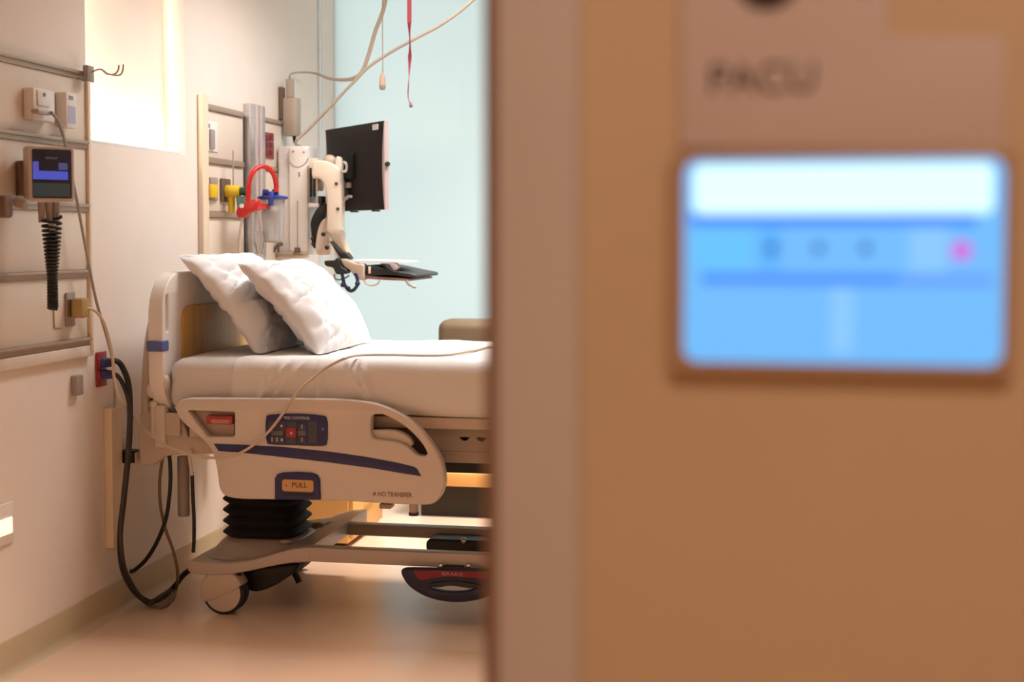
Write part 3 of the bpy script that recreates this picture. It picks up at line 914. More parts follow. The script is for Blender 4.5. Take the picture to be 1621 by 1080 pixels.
MB().plate(rrect(MW * 0.40, zc_ - 0.085, MW * 0.56, zc_ - 0.062, 0.006), [], 0.012, MM @ Matrix.Translation((0, 0, 0.032)), 0.003).build('cable_clamp', M_GREYC, mon)
MB().tube([MM @ Vector((MW * u_, zb2 + z_, 0.05)) for u_, z_ in ((0.34, 0.12), (0.35, 0.05), (0.42, 0.02), (0.50, 0.04), (0.58, 0.058), (0.64, 0.058))], 0.006, 8).build('video_cable', M_GREYC, mon)
MB().plate(rrect(MW * 0.36, zb2 + 0.045, MW * 0.50, zb2 + 0.10, 0.01), [], 0.02, MM @ Matrix.Translation((0, 0, 0.03)), 0.004).build('connector', mat('dark_connector', (0.05, 0.045, 0.045), 0.5), mon)
MB().cyl(MM @ Vector((MW + 0.0, zc_ + 0.005, -0.012)), MM @ Vector((MW + 0.010, zc_ + 0.005, -0.012)), 0.010, seg=12).build('side_button', M_BLACK, mon)
for u_ in (0.42, 0.78):
    MB().span(MM @ Vector((MW * u_, zb2 - 0.006, -0.01)), MM @ Vector((MW * (u_ + 0.06), zb2 + 0.004, -0.022))).build('foot_bump', M_BLACK, mon)

# ------------------------------------------------------------------ hanging cords near the window
def hang(name, pts, r, m, label, cat='cord', seg=8):
    return MB().tube(pts, r, seg).build(name, m, None, label=label, cat=cat)


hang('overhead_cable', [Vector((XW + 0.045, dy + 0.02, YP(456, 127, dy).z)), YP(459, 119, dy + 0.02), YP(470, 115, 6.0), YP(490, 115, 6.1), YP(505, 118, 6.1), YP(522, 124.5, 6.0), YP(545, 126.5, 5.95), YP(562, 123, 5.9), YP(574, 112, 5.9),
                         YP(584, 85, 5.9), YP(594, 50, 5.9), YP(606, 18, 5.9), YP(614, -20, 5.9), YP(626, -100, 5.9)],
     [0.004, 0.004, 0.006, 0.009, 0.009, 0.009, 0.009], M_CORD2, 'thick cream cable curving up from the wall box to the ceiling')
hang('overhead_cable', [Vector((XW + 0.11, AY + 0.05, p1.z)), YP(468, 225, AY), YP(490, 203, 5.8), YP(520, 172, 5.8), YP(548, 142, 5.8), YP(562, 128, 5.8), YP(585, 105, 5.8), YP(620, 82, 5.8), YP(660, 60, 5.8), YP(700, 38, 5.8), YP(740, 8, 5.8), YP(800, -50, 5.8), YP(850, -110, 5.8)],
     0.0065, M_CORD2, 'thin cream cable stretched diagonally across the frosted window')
pc = thing('pull_cord', YP(606, 142, 5.9), 'white pull cord with a peach bell handle against the frosted window', 'pull cord')
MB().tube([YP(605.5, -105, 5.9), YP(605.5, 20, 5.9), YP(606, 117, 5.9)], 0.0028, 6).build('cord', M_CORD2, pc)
hp = YP(605.5, 141, 5.9)
MB().lathe([(0.006, 0), (0.011, 0.002), (0.014, 0.02), (0.013, 0.045), (0.008, 0.062), (0.004, 0.070)], hp, seg=14).build('handle', mat('peach_handle', (0.66, 0.48, 0.38), 0.5), pc)
MB().lathe([(0.008, -0.004), (0.0125, 0.001), (0.0145, 0.014), (0.012, 0.018)], hp, seg=14).build('end_cap', M_GREYC, pc)
rs = thing('red_strap', YP(650, 168, 5.7), 'narrow red strap hanging in front of the frosted window', 'strap')
# twisted ribbon
sp2 = cr([YP(648, -110, 5.7), YP(648, 10, 5.7), YP(648, 40, 5.7), YP(649, 75, 5.7), YP(648, 110, 5.7), YP(646, 152, 5.7), YP(651, 166, 5.7)], 8)
b = bmesh.new()
prev = None
for i, p in enumerate(sp2):
    f = i / (len(sp2) - 1)
    tw = math.sin((f - 0.62) * 9) * 1.1 if f > 0.3 else 0.2
    wv = Vector((math.cos(tw + 0.9 * (f > 0.55)), math.sin(tw), 0)) * 0.0095
    th = Vector((-wv.y, wv.x, 0)).normalized() * 0.0009
    ring = [b.verts.new(p + wv + th), b.verts.new(p - wv + th), b.verts.new(p - wv - th), b.verts.new(p + wv - th)]
    if prev:
        for k in range(4):
            b.faces.new((prev[k], prev[(k + 1) % 4], ring[(k + 1) % 4], ring[k]))
    else:
        b.faces.new(ring)
    prev = ring
b.faces.new(list(reversed(prev)))
mm_ = MB()
mm_.add(b)
mm_.build('webbing', M_STRAP, rs, flip=True)
MB().ball(YP(650.5, 167.5, 5.7), 0.008, 10).build('end_tip', M_BROWNP, rs)

# ------------------------------------------------------------------ hospital bed
BY0, BY1 = 4.20, 5.14         # near and far side of the bed
bed = thing('hospital_bed', (-1.0, 4.67, 0), 'hospital bed with beige side rail, maple headboard and black bellows lift', 'bed')
HX0, HX1 = -1.985, -1.935     # headboard wall side / bed side
XFOOT = 0.05

# headboard: rounded panel with grip slots and maple inset
hz = YP(265, 436, 4.22).z
hzt = XP(292, 430, HX1).z
hb_o = []
zlo = 0.66
for p in rrect(BY0 + 0.005, zlo, BY1 + 0.02, hzt, 0.14, 8):
    hb_o.append(p)
sl0, sl1 = BY0 + 0.028, BY0 + 0.052
slot_a = rrect(BY0 + 0.034, 0.94, BY0 + 0.056, 1.06, 0.010, 4)
slot_b = rrect(BY1 - 0.036, 0.94, BY1 - 0.014, 1.06, 0.010, 4)
hbd = MB().plate(hb_o, [slot_a, slot_b], 0.05, YZ((HX0 + HX1) / 2), 0.006).build('headboard', mat('headboard_white', (0.80, 0.76, 0.73), 0.4, var=0.015), bed)
iy0 = XP(286, 500, HX1).y
iz1 = XP(300, 484, HX1).z
MB().plate(rrect(iy0, 0.74, BY1 - 0.06, iz1, 0.05, 6), [], 0.010, YZ(HX1 + 0.003), 0.002).build('maple_inset', M_WOODB, hbd)
MB().plate(rrect(BY0 - 0.004, YP(258, 557, 4.2).z, BY0 + 0.05, YP(258, 540, 4.2).z, 0.006), [], 0.056, YZ((HX0 + HX1) / 2), 0.004).build('blue_band', M_BLUEBAND, hbd)
# bowed bumper on the wall side of the headboard
bow = [(252, 468), (245, 488), (239, 515), (234, 545), (231, 580), (229, 620), (229, 655)]
MB().tube([YP(x_ + 3, y_, 4.27) for x_, y_ in bow], 0.018, 10).build('bumper_bow', M_BED2, bed)
# headboard feet and head frame
MB().span((HX0 + 0.006, BY0 + 0.03, 0.56), (HX1 - 0.006, BY0 + 0.07, 0.70), 0.006).build('headboard_foot', M_BED, bed)
MB().span((HX0 + 0.006, BY1 - 0.06, 0.56), (HX1 - 0.006, BY1 - 0.02, 0.70), 0.006).build('headboard_foot', M_BED, bed)
hf = pxY(4.27, [(224, 655), (236, 650), (250, 652), (268, 655), (285, 655), (292, 668), (300, 690), (345, 692), (380, 694), (380, 718), (290, 718), (262, 722), (246, 735), (226, 737), (222, 700)])
MB().plate(hf, [], 0.05, XZ(4.28), 0.006).build('head_frame', M_BED2, bed)
MB().plate(pxY(4.25, [(252, 652), (287, 654), (287, 690), (252, 688)]), [], 0.012, XZ(4.245), 0.003).build('frame_cover', M_BED2, bed)
MB().cyl(YP(243, 636, 4.24), YP(243, 692, 4.24), 0.010, seg=12).build('drainage_post', M_BED, bed)
MB().ball(YP(243, 640, 4.235), 0.014, 12).build('post_tip', M_BED, bed)
for x_, y_ in ((240, 618), (262, 606)):
    MB().ball(YP(x_, y_, 4.23), (0.016, 0.02, 0.026), 14).build('latch_lug', M_BED, bed)
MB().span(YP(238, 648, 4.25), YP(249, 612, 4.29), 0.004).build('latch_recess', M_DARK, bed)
# wall bumper rollers
for yy in (4.30, 5.06):
    q = YP(206, 722, 4.30)
    MB().lathe([(0.012, -0.022), (0.030, -0.020), (0.034, 0), (0.030, 0.020), (0.012, 0.022)], (q.x, yy, q.z), seg=24).build('bumper_roller', M_BLACK, bed)
    MB().span((q.x, yy - 0.012, q.z - 0.014), (q.x + 0.10, yy + 0.012, q.z + 0.014), 0.004).build('roller_arm', M_BED2, bed)
MB().span(YP(214, 738, 4.26), YP(228, 712, 4.33), 0.004).build('roller_block', M_BED, bed)
# litter frame under the mattress
zf1, zf0 = YP(735, 662, 4.26).z, YP(735, 680, 4.26).z
for yy in (4.27, 5.07):
    MB().span((-1.90, yy - 0.014, zf0), (XFOOT, yy + 0.014, zf1), 0.005).build('side_bar', M_BED2, bed)
zp1, zp0 = YP(735, 683, 4.28).z, YP(735, 735, 4.28).z
slots = []
for x_ in (735, 762, 789, 816):
    cxx = YP(x_, 690, 4.30).x
    cz = YP(735, 684.5, 4.30).z
    slots.append([(cxx + 0.019 * math.cos(a_), cz - 0.002 + 0.026 * min(0, math.sin(a_))) for a_ in [math.pi + math.pi * k / 10 for k in range(11)]])
MB().plate([(-1.72, zp0), (XFOOT - 0.1, zp0), (XFOOT - 0.1, zp1), (-1.72, zp1)], slots, 0.02, XZ(4.31), 0.002).build('side_skirt', M_BEDM, bed)
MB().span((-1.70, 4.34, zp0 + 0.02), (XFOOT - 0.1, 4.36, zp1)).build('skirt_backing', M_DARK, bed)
MB().span((-1.70, 4.296, zp0 + 0.028), (XFOOT - 0.1, 4.302, zp0 + 0.036)).build('skirt_ridge', M_BEDM, bed)
MB().span((-1.88, 4.30, zf0 - 0.03), (XFOOT - 0.02, 5.05, zf1 - 0.01)).build('deck', M_BEDM, bed)
MB().span((-1.60, 4.45, zp0 - 0.06), (-0.1, 4.90, zf0 - 0.03), 0.01).build('lift_carriage', M_BLACK, bed)
MB().plate(rrect(BY0 + 0.02, 0.60, BY1, 1.02, 0.10, 6), [], 0.045, YZ(XFOOT + 0.03), 0.014).build('footboard', M_BED, bed)

# near side rail
RY = 4.175
rail_o = sm(pxY(RY, [(278, 649), (282, 638), (294, 631.5), (330, 630.5), (420, 631), (500, 631.5), (560, 634), (600, 641), (634, 656), (662, 677), (684, 704), (698, 730), (703.5, 755), (702, 774), (694, 790),
                     (680, 799), (640, 799), (600, 797), (550, 794), (480, 792), (420, 791), (378, 790), (356, 785), (347, 772), (344, 750), (338, 722), (326, 702), (305, 683), (286, 665)]), 4)
hole1 = pxY(RY, [(297, 651), (300, 650), (369, 652.5), (371, 655), (371, 689), (369, 691.5), (331, 692), (327, 690)])
hole2 = sm(pxY(RY, [(587, 664), (590, 657), (600, 655.5), (614, 656.5), (631, 664), (650, 679), (664, 695), (673, 711), (676, 719), (670, 722.5), (659, 720), (648, 710), (635, 702), (618, 698), (602, 696), (591, 694), (587, 685)]), 3)
sr = MB().plate(rail_o, [hole1, hole2], 0.040, XZ(RY + 0.02), 0.006).build('side_rail', M_BED, bed)
# rounded top grip
grip = [(281, 648), (290, 638), (305, 636), (340, 636), (430, 636.5), (520, 637.5), (566, 640), (600, 648), (632, 662), (658, 682), (679, 708), (692, 732), (697, 755), (696, 772)]
MB().tube([YP(x_, y_, RY + 0.012) for x_, y_ in grip], [0.011] * 8 + [0.011, 0.009, 0.007, 0.005], 10).build('grip_edge', M_BED, sr)
# control panel
cpn = MB().plate(sm(pxY(RY, [(422, 662), (428, 657), (470, 655), (510, 658), (518, 664), (519, 684), (518, 700), (512, 706), (470, 705), (430, 703.5), (423, 699), (421, 680)]), 3), [], 0.008, XZ(RY - 0.002), 0.002).build('control_panel', M_NAVY, sr)
for a, b_, c_, d_, m in ((426, 666, 452, 683, M_GREYKEY), (429, 682, 448, 690, mat('grey_keys', (0.13, 0.12, 0.15), 0.5)), (455, 668, 470, 678, M_GREYKEY), (472, 682, 484, 690, mat('grey_keys', (0.13, 0.12, 0.15), 0.5)),
                         (488, 668, 502, 702, M_GREYKEY), (429, 691, 450, 702, M_GREYKEY), (473, 672, 484, 682, M_GREYKEY), (473, 691, 484, 702, M_GREYKEY), (454, 694, 469, 702, M_GREYKEY)):
    q = pxY(RY - 0.007, [(a, b_), (c_, d_)])
    MB().plate(rrect(q[0][0], q[0][1], q[1][0], q[1][1], 0.002), [], 0.002, XZ(RY - 0.007)).build('key', m, cpn)
q = pxY(RY - 0.008, [(453, 677.5), (468.5, 693)])
MB().plate(rrect(q[0][0], q[0][1], q[1][0], q[1][1], 0.003), [], 0.003, XZ(RY - 0.0075)).build('call_key', mat('call_key_red', (0.36, 0.02, 0.015), 0.4), cpn)
for x_, y_, a_, b_ in ((461, 686, 5, 1.4), (461, 686, 1.4, 5), (478, 675.5, 1.3, 6), (478, 696, 1.3, 6), (445.5, 674.5, 3, 3.4), (430.5, 696, 1.4, 7), (438.5, 696, 1.4, 7), (446, 696.5, 3, 4), (511, 679.5, 4, 4)):
    q = pxY(RY - 0.0095, [(x_ - a_ / 2, y_ - b_ / 2), (x_ + a_ / 2, y_ + b_ / 2)])
    MB().plate(rrect(q[0][0], q[0][1], q[1][0], q[1][1], 0.0005), [], 0.001, XZ(RY - 0.0092)).build('key_mark', M_PRINTW if x_ < 505 else M_BLUEBAND, cpn)
q = YP(470, 662, RY - 0.007)
MB().text('BED CONTROL', 0.0125, XZ(q.y).copy() @ Matrix.Translation((q.x, q.z, 0)), 0.0005).build('panel_print', M_PRINTW, cpn)
# stripe
st = pxY(RY, [(338.5, 702.5), (380, 704), (450, 708), (520, 715), (580, 723.5), (630, 733), (655, 739), (660, 742), (667, 754), (640, 750), (590, 741.5), (520, 732), (450, 724), (380, 716.5), (346, 714)])
MB().plate(st, [], 0.003, XZ(RY - 0.0005), 0.0008).build('navy_stripe', M_NAVY, sr)
# pull handle
ph = pxY(RY, [(436, 791), (436, 757), (440, 750.5), (450, 748), (472, 747), (494, 748.5), (503, 752), (507, 759), (508, 791)])
hpn = MB().plate(ph, [], 0.012, XZ(RY - 0.002), 0.003).build('release_handle', M_NAVY, sr)
q = pxY(RY - 0.009, [(446.5, 759), (496.5, 779.5)])
lb = MB().plate(rrect(q[0][0], q[0][1], q[1][0], q[1][1], 0.009), [], 0.003, XZ(RY - 0.0085), 0.001).build('handle_label', M_AMBER, hpn)
q = YP(474, 768.5, RY - 0.0105)
MB().text('PULL', 0.0235, XZ(q.y) @ Matrix.Translation((q.x, q.z, 0)), 0.0005).build('pull_print', M_INK, hpn)
q = YP(453, 769, RY - 0.0105)
MB().cyl(q, q + Vector((0, -0.0006, 0)), 0.003, seg=10).build('pull_mark', M_RED, hpn)
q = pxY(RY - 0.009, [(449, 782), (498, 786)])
MB().plate(rrect(q[0][0], q[0][1], q[1][0], q[1][1], 0.003), [], 0.003, XZ(RY - 0.0085)).build('handle_slot_shade', M_BLACK, hpn)  # black plate stands in for the shadow inside the handle
q = YP(621, 783.5, RY - 0.0015)
MB().text('A NO TRANSFER', 0.0205, XZ(q.y) @ Matrix.Translation((q.x, q.z, 0)) @ Matrix.Scale(0.82, 4, (1, 0, 0)), 0.0004).build('rail_print', M_INKB, sr)
# behind the openings: release lever, red emergency lever
MB().span(YP(300, 692, RY + 0.045), YP(373, 650, RY + 0.06)).build('opening_backing', M_BED2, bed)
rl = MB().plate(rrect(*pxY(RY + 0.02, [(327, 671.5)])[0], *pxY(RY + 0.02, [(369, 658.5)])[0], 0.006), [], 0.03, XZ(RY + 0.03), 0.004).build('cpr_release', M_BRICK, bed)
q = pxY(RY + 0.01, [(334, 664), (363, 671)])
MB().plate(rrect(q[0][0], q[0][1], q[1][0], q[1][1], 0.003), [], 0.003, XZ(RY + 0.013)).build('release_print', mat('pale_red', (0.60, 0.22, 0.18), 0.5), bed)
MB().plate(sm(pxY(RY + 0.02, [(586, 684), (592, 681), (620, 681), (638, 686), (650, 696), (652, 706), (640, 708), (618, 701), (590, 699)]), 3), [], 0.03, XZ(RY + 0.035), 0.006).build('latch_lever', M_BED, bed)
MB().plate(pxY(RY + 0.06, [(580, 678), (650, 678), (690, 730), (600, 700)]), [], 0.006, XZ(RY + 0.07)).build('opening_shade', M_DARK, bed)  # dark sheet paints the shade behind the rail opening
# rail arms underneath
MB().cyl(YP(655, 797, RY + 0.05), YP(655, 813, RY + 0.05), 0.014, seg=14).build('rail_pivot', M_BED2, bed)
MB().cyl(YP(655, 811, RY + 0.05), YP(655, 816, RY + 0.05), 0.016, seg=14).build('pivot_cap', M_DARK, bed)
MB().span(YP(600, 806, RY + 0.07), YP(625, 794, RY + 0.12), 0.004).build('rail_arm', M_BEDM, bed)

# bellows lift columns (head and foot)
def bellows(cx_, cy_, z0, z1, rx, ry, n=4):
    b_ = bmesh.new()
    rings = []
    seg = 40
    steps = []
    for k in range(n):
        h_ = (z1 - z0) / n
        za = z0 + k * h_
        steps += [(0.84, za), (0.97, za + h_ * 0.38), (1.0, za + h_ * 0.5), (0.97, za + h_ * 0.62)]
    steps.append((0.84, z1))
    for sc1, zz in steps:
        ring = []
        for j in range(seg):
            a_ = 2 * math.pi * j / seg
            c_, s_ = math.cos(a_), math.sin(a_)
            e = 0.55
            ring.append(b_.verts.new((cx_ + rx * sc1 * math.copysign(abs(c_) ** e, c_), cy_ + ry * sc1 * math.copysign(abs(s_) ** e, s_), zz)))
        rings.append(ring)
    for A, B in zip(rings, rings[1:]):
        for j in range(seg):
            b_.faces.new((A[j], A[(j + 1) % seg], B[(j + 1) % seg], B[j]))
    b_.faces.new(list(reversed(rings[0])))
    b_.faces.new(rings[-1])
    m_ = MB()
    m_.add(b_)
    return m_


LY = 4.53
bl, br_ = YP(346, 825, LY - 0.10).x, YP(470, 825, LY - 0.10).x
bz1, bz0 = YP(408, 786, LY - 0.12).z, YP(408, 856, LY - 0.12).z
bxc, brx = (bl + br_) / 2, (br_ - bl) / 2
bellows(bxc, LY, bz0, bz1, brx, 0.13).build('bellows', M_BELLOWS, bed)
MB().span((bxc - brx * 0.8, LY - 0.10, bz1 - 0.004), (bxc + brx * 0.8, LY + 0.10, zp0)).build('lift_head', M_BLACK, bed)


def plinth(cx_, cy_, z0, z1, rx0, ry0, rx1, ry1):
    b_ = bmesh.new()
    rings = []
    for k in range(7):
        f_ = k / 6
        g_ = f_ * f_ * (3 - 2 * f_)
        ring = []
        for j in range(40):
            a_ = 2 * math.pi * j / 40
            c_, s_ = math.cos(a_), math.sin(a_)
            ring.append(b_.verts.new((cx_ + (rx0 + (rx1 - rx0) * f_) * math.copysign(abs(c_) ** 0.6, c_), cy_ + (ry0 + (ry1 - ry0) * f_) * math.copysign(abs(s_) ** 0.6, s_), z0 + (z1 - z0) * g_)))
        rings.append(ring)
    for A, B in zip(rings, rings[1:]):
        for j in range(40):
            b_.faces.new((A[j], A[(j + 1) % 40], B[(j + 1) % 40], B[j]))
    b_.faces.new(list(reversed(rings[0])))
    b_.faces.new(rings[-1])
    m_ = MB()
    m_.add(b_)
    return m_


M_PLAT = mat('base_platform_enamel', (0.50, 0.43, 0.38), 0.38, var=0.03)
plz = YP(400, 887, 4.285).z - 0.012
plinth(bxc + 0.01, LY, plz, bz0 + 0.004, brx * 1.38, 0.215, brx * 0.92, 0.115).build('lift_plinth', M_PLAT, bed)
bellows(-0.25, LY, bz0, bz1, brx, 0.13).build('bellows', M_BELLOWS, bed)

# base frame: drooping end platforms and two beams
PY0 = 4.285
lip_t = pxY(PY0, [(296, 891), (300, 888), (320, 890), (345, 892), (370, 891), (395, 888), (420, 881.5), (445, 874), (465, 869), (490, 867)])
lip_b = pxY(PY0, [(490, 890), (465, 891.5), (445, 894), (420, 899), (395, 904.5), (370, 909), (345, 911.5), (320, 911), (303, 909), (297, 904)])
bz_t, bz_b = lip_t[-1][1], lip_b[0][1]
M_PLAT = mat('base_platform_enamel', (0.50, 0.43, 0.38), 0.38, var=0.03)
MB().plate(lip_t + lip_b, [], 0.66, XZ(PY0 + 0.33), 0.006).build('base_platform', M_PLAT, bed)
xmir = -1.90
MB().plate([(xmir - a_, b_) for a_, b_ in (lip_t + lip_b)][::-1], [], 0.66, XZ(PY0 + 0.33), 0.006).build('base_platform', M_PLAT, bed)
bx0, bx1 = lip_t[-1][0] - 0.03, xmir - lip_t[-1][0] + 0.03
MB().span((bx0, PY0 + 0.002, bz_b), (bx1, PY0 + 0.05, bz_t), 0.006).build('base_beam', M_PLAT, bed)
FY = 4.70
fz1, fz0 = YP(620, 832.5, FY).z, YP(620, 850.5, FY).z
fbx = YP(481, 840, FY).x
MB().span((fbx, FY, fz0), (xmir - fbx, FY + 0.05, fz1), 0.006).build('base_beam', M_BEDM, bed)
MB().plate(sm(pxY(FY - 0.02, [(440, 880), (462, 858), (474, 838), (488, 829), (512, 830), (512, 850), (492, 852), (486, 868), (470, 884)]), 3), [], 0.08, XZ(FY + 0.02), 0.006).build('beam_bracket', M_PLAT, bed)
ptop = lip_t[3][1]
for x_, y_ in ((376, 862), (452, 858)):
    q = YP(x_, y_, LY - 0.135)
    MB().ball(q, (0.022, 0.012, 0.007), 12).build('platform_bolt', M_BED2, bed)
# casters
def caster(x_, y_, r=0.072):
    cc = (x_, y_, r)
    wv = 0.018
    grp = []
    for sgn in (-1, 1):
        yy = y_ + sgn * 0.020
        mb = MB().lathe([(r * 0.70, -0.010), (r * 0.93, -0.010), (r, -0.005), (r, 0.005), (r * 0.93, 0.010), (r * 0.70, 0.010)], (x_, yy, r), (0, 1, 0), seg=32)
        wh = mb.build('tyre', M_BLACK, bed)
        MB().lathe([(r * 0.20, -0.014), (r * 0.86, -0.010), (r * 0.90, 0), (r * 0.86, 0.010), (r * 0.2, 0.014)], (x_, yy, r), (0, 1, 0), seg=32).build('wheel_disc', M_BED2, wh)
    hood = [(r * 1.04 * math.cos(a_), r * 1.04 * math.sin(a_)) for a_ in [math.radians(20 + 190 * k / 16) for k in range(17)]]
    hood = [(x_ + a_ - 0.004, r + b_ + 0.004) for a_, b_ in hood] + [(x_ - 0.02, r - 0.02), (x_ + 0.03, r)]
    MB().plate(hood, [], 0.070, XZ(y_), 0.008).build('caster_hood', M_BED2, bed)
    MB().cyl((x_ + 0.03, y_, r * 1.7), (x_ + 0.03, y_, ptop - 0.012), 0.022, seg=16).build('caster_stem', M_BLACK, bed)


wq = FL(357, 972)
caster(wq.x - 0.004, 4.325)
caster(wq.x + 0.02, 4.93)
caster(-0.22, 4.325)
caster(-0.22, 4.93)
# dark housing between the casters
MB().plate(sm(pxY(4.38, [(380, 905), (430, 896), (470, 893), (466, 906), (450, 918), (430, 930), (404, 938), (386, 930)]), 3), [], 0.14, XZ(4.45), 0.012).build('steer_housing', M_BLACK, bed)
MB().cyl(YP(460, 893, 4.7), YP(474, 922, 4.7), 0.012, seg=10).build('steer_link', M_BLACK, bed)
# brake pedal
PYD = 4.24
ped_o = sm(pxY(PYD, [(634, 906), (640, 901), (660, 900.5), (700, 901), (740, 902), (780, 904), (800, 910), (797, 924), (785, 938), (765, 948), (735, 954), (705, 953.5), (675, 946), (652, 933), (640, 920)]), 3)
ped_h = sm(pxY(PYD, [(680, 931), (692, 927.5), (712, 926.5), (735, 928), (752, 931), (738, 936), (715, 937.5), (695, 935.5)]), 3)
pe = MB().plate(ped_o, [ped_h], 0.03, XZ(PYD + 0.015), 0.008).build('brake_pedal', mat('dark_navy_pedal', (0.010, 0.012, 0.042), 0.45), bed)
red = pxY(PYD, [(654, 903.5), (700, 904), (745, 905), (786, 907), (770, 916), (740, 914), (715, 912.5), (690, 914), (668, 919), (660, 914)])
MB().plate(red, [], 0.002, XZ(PYD - 0.0008)).build('red_label', mat('brake_red', (0.20, 0.006, 0.012), 0.45), pe)
q = YP(716, 909.3, PYD - 0.002)
MB().text('BRAKE', 0.016, XZ(q.y) @ Matrix.Translation((q.x, q.z, 0)) @ Matrix.Scale(1.45, 4, (1, 0, 0)), 0.0004).build('brake_print', mat('pink_print', (0.52, 0.20, 0.22), 0.6), pe)
MB().plate(sm(pxY(PYD, [(682, 924), (715, 920), (750, 924), (762, 929), (745, 931), (715, 927), (690, 930)]), 3), [], 0.01, XZ(PYD - 0.002), 0.002).build('pedal_lip', M_BLACK, pe)
MB().span(YP(702, 903, 4.27), YP(740, 890, 4.33), 0.004).build('pedal_stem', M_BLACK, bed)
for x_ in (698, 742):
    MB().ball(YP(x_, 896, 4.27), 0.010, 10).build('stem_screw', M_CHROME, bed)
MB().plate(rrect(*pxY(4.60, [(674, 876)])[0], *pxY(4.60, [(800, 858.5)])[0], 0.02), [], 0.10, XZ(4.65), 0.008).build('cross_pedal', M_BLACK, bed)
MB().span(YP(738, 870, 4.62), YP(775, 852, 4.70), 0.006).build('cross_block', M_BLACK, bed)
MB().ball(YP(734, 856, 4.58), 0.011, 10).build('cross_bolt', M_CHROME, bed)
# stored pole under the head frame
MB().cyl(YP(290, 722, 4.36), YP(291, 817, 4.36), 0.020, seg=16, bevel=0.003).build('stored_pole', M_GREYP, bed)
MB().tube([YP(302, 712, 4.24), YP(300, 722, 4.24), YP(302, 738, 4.24), YP(304, 752, 4.25)], 0.006, 8).build('cord_ferrule', M_BED, bed)

# ------------------------------------------------------------------ mattress with sheet
MZ1 = YP(420, 568, 4.26).z
MZ0 = zf1 + 0.001
MX0, MX1 = YP(266, 600, 4.24).x, XFOOT - 0.005
MY0, MY1 = 4.225, 5.10


def softbox(x0, y0, z0, x1, y1, z1, r, nx, ny, nz, disp):
    """rounded box skin as grid, disp(p, n) moves points along the normal"""
    b_ = bmesh.new()
    bmesh.ops.create_cube(b_, size=2)
    bmesh.ops.subdivide_edges(b_, edges=[e for e in b_.edges if abs((e.verts[0].co - e.verts[1].co).x) > 1], cuts=nx, use_grid_fill=True)
    bmesh.ops.subdivide_edges(b_, edges=[e for e in b_.edges if abs((e.verts[0].co - e.verts[1].co).y) > 1], cuts=ny, use_grid_fill=True)
    bmesh.ops.subdivide_edges(b_, edges=[e for e in b_.edges if abs((e.verts[0].co - e.verts[1].co).z) > 1], cuts=nz, use_grid_fill=True)
    c_ = Vector(((x0 + x1) / 2, (y0 + y1) / 2, (z0 + z1) / 2))
    hx = Vector(((x1 - x0) / 2, (y1 - y0) / 2, (z1 - z0) / 2))
    for v in b_.verts:
        p = Vector((v.co.x * hx.x, v.co.y * hx.y, v.co.z * hx.z))
        core = Vector([max(-(h_ - r), min(h_ - r, q_)) for q_, h_ in zip(p, hx)])
        d_ = p - core
        nn = d_.normalized() if d_.length > 1e-6 else Vector((0, 0, 1))
        p = core + nn * r
        # round only where outside of the core box
        if d_.length <= 1e-6:
            p = core
        v.co = c_ + p
        v.co += nn * disp(v.co, nn)
    m_ = MB()
    m_.add(b_)
    return m_


def d_mat(p, n):
    return 0.004 * noise.noise(p * 6)


mt = thing('mattress', ((MX0 + MX1) / 2, (MY0 + MY1) / 2, MZ0), 'mattress covered with a white sheet on the hospital bed', 'mattress')
softbox(MX0, MY0, MZ0, MX1, MY1, MZ1, 0.05, 60, 30, 12, d_mat).build('body', mat('fitted_sheet', (0.70, 0.68, 0.665), 0.8, bump=0.1, bscale=80, var=0.03), mt, flip=True)
SX0 = YP(362, 600, 4.24).x
folds = [(YP(362, 600, 4.22).x, 0.0, 0.010, 0.010), (YP(372, 600, 4.22).x, 0.0, 0.008, 0.008), (YP(425, 610, 4.22).x, -0.5, 0.012, 0.008), (YP(440, 600, 4.22).x, -0.8, 0.010, 0.007),
         (YP(505, 600, 4.22).x, 0.0, 0.010, 0.006), (YP(562, 600, 4.22).x, 0.55, 0.012, 0.009), (YP(578, 605, 4.22).x, 0.4, 0.010, 0.008), (YP(462, 600, 4.22).x, -0.9, 0.009, 0.005)]


def d_sheet(p, n):
    base = 0.004 + 0.004 * noise.noise(p * 5)
    if n.y < -0.3:
        zrel = p.z - 0.80
        for fx, sl, wd_, am in folds:
            dx = p.x - (fx + sl * (-zrel))
            fade = max(0.0, min(1.0, (p.z - MZ0) / 0.06))
            base += 1.5 * am * math.exp(-(dx / wd_) ** 2) * fade * (-n.y)
        base += 0.004 * noise.noise(Vector((p.x * 9, 3.1, p.z * 14))) * -n.y
    elif n.z > 0.3:
        base += 0.006 * noise.noise(Vector((p.x * 4, p.y * 5, 0.3))) + 0.003 * noise.noise(Vector((p.x * 13, p.y * 6, 4.3)))
    return base


softbox(SX0, MY0 - 0.002, MZ0 + 0.004, MX1 - 0.01, MY1 + 0.002, MZ1 + 0.002, 0.05, 230, 60, 26, d_sheet).build('sheet', M_SHEET, mt, flip=True)


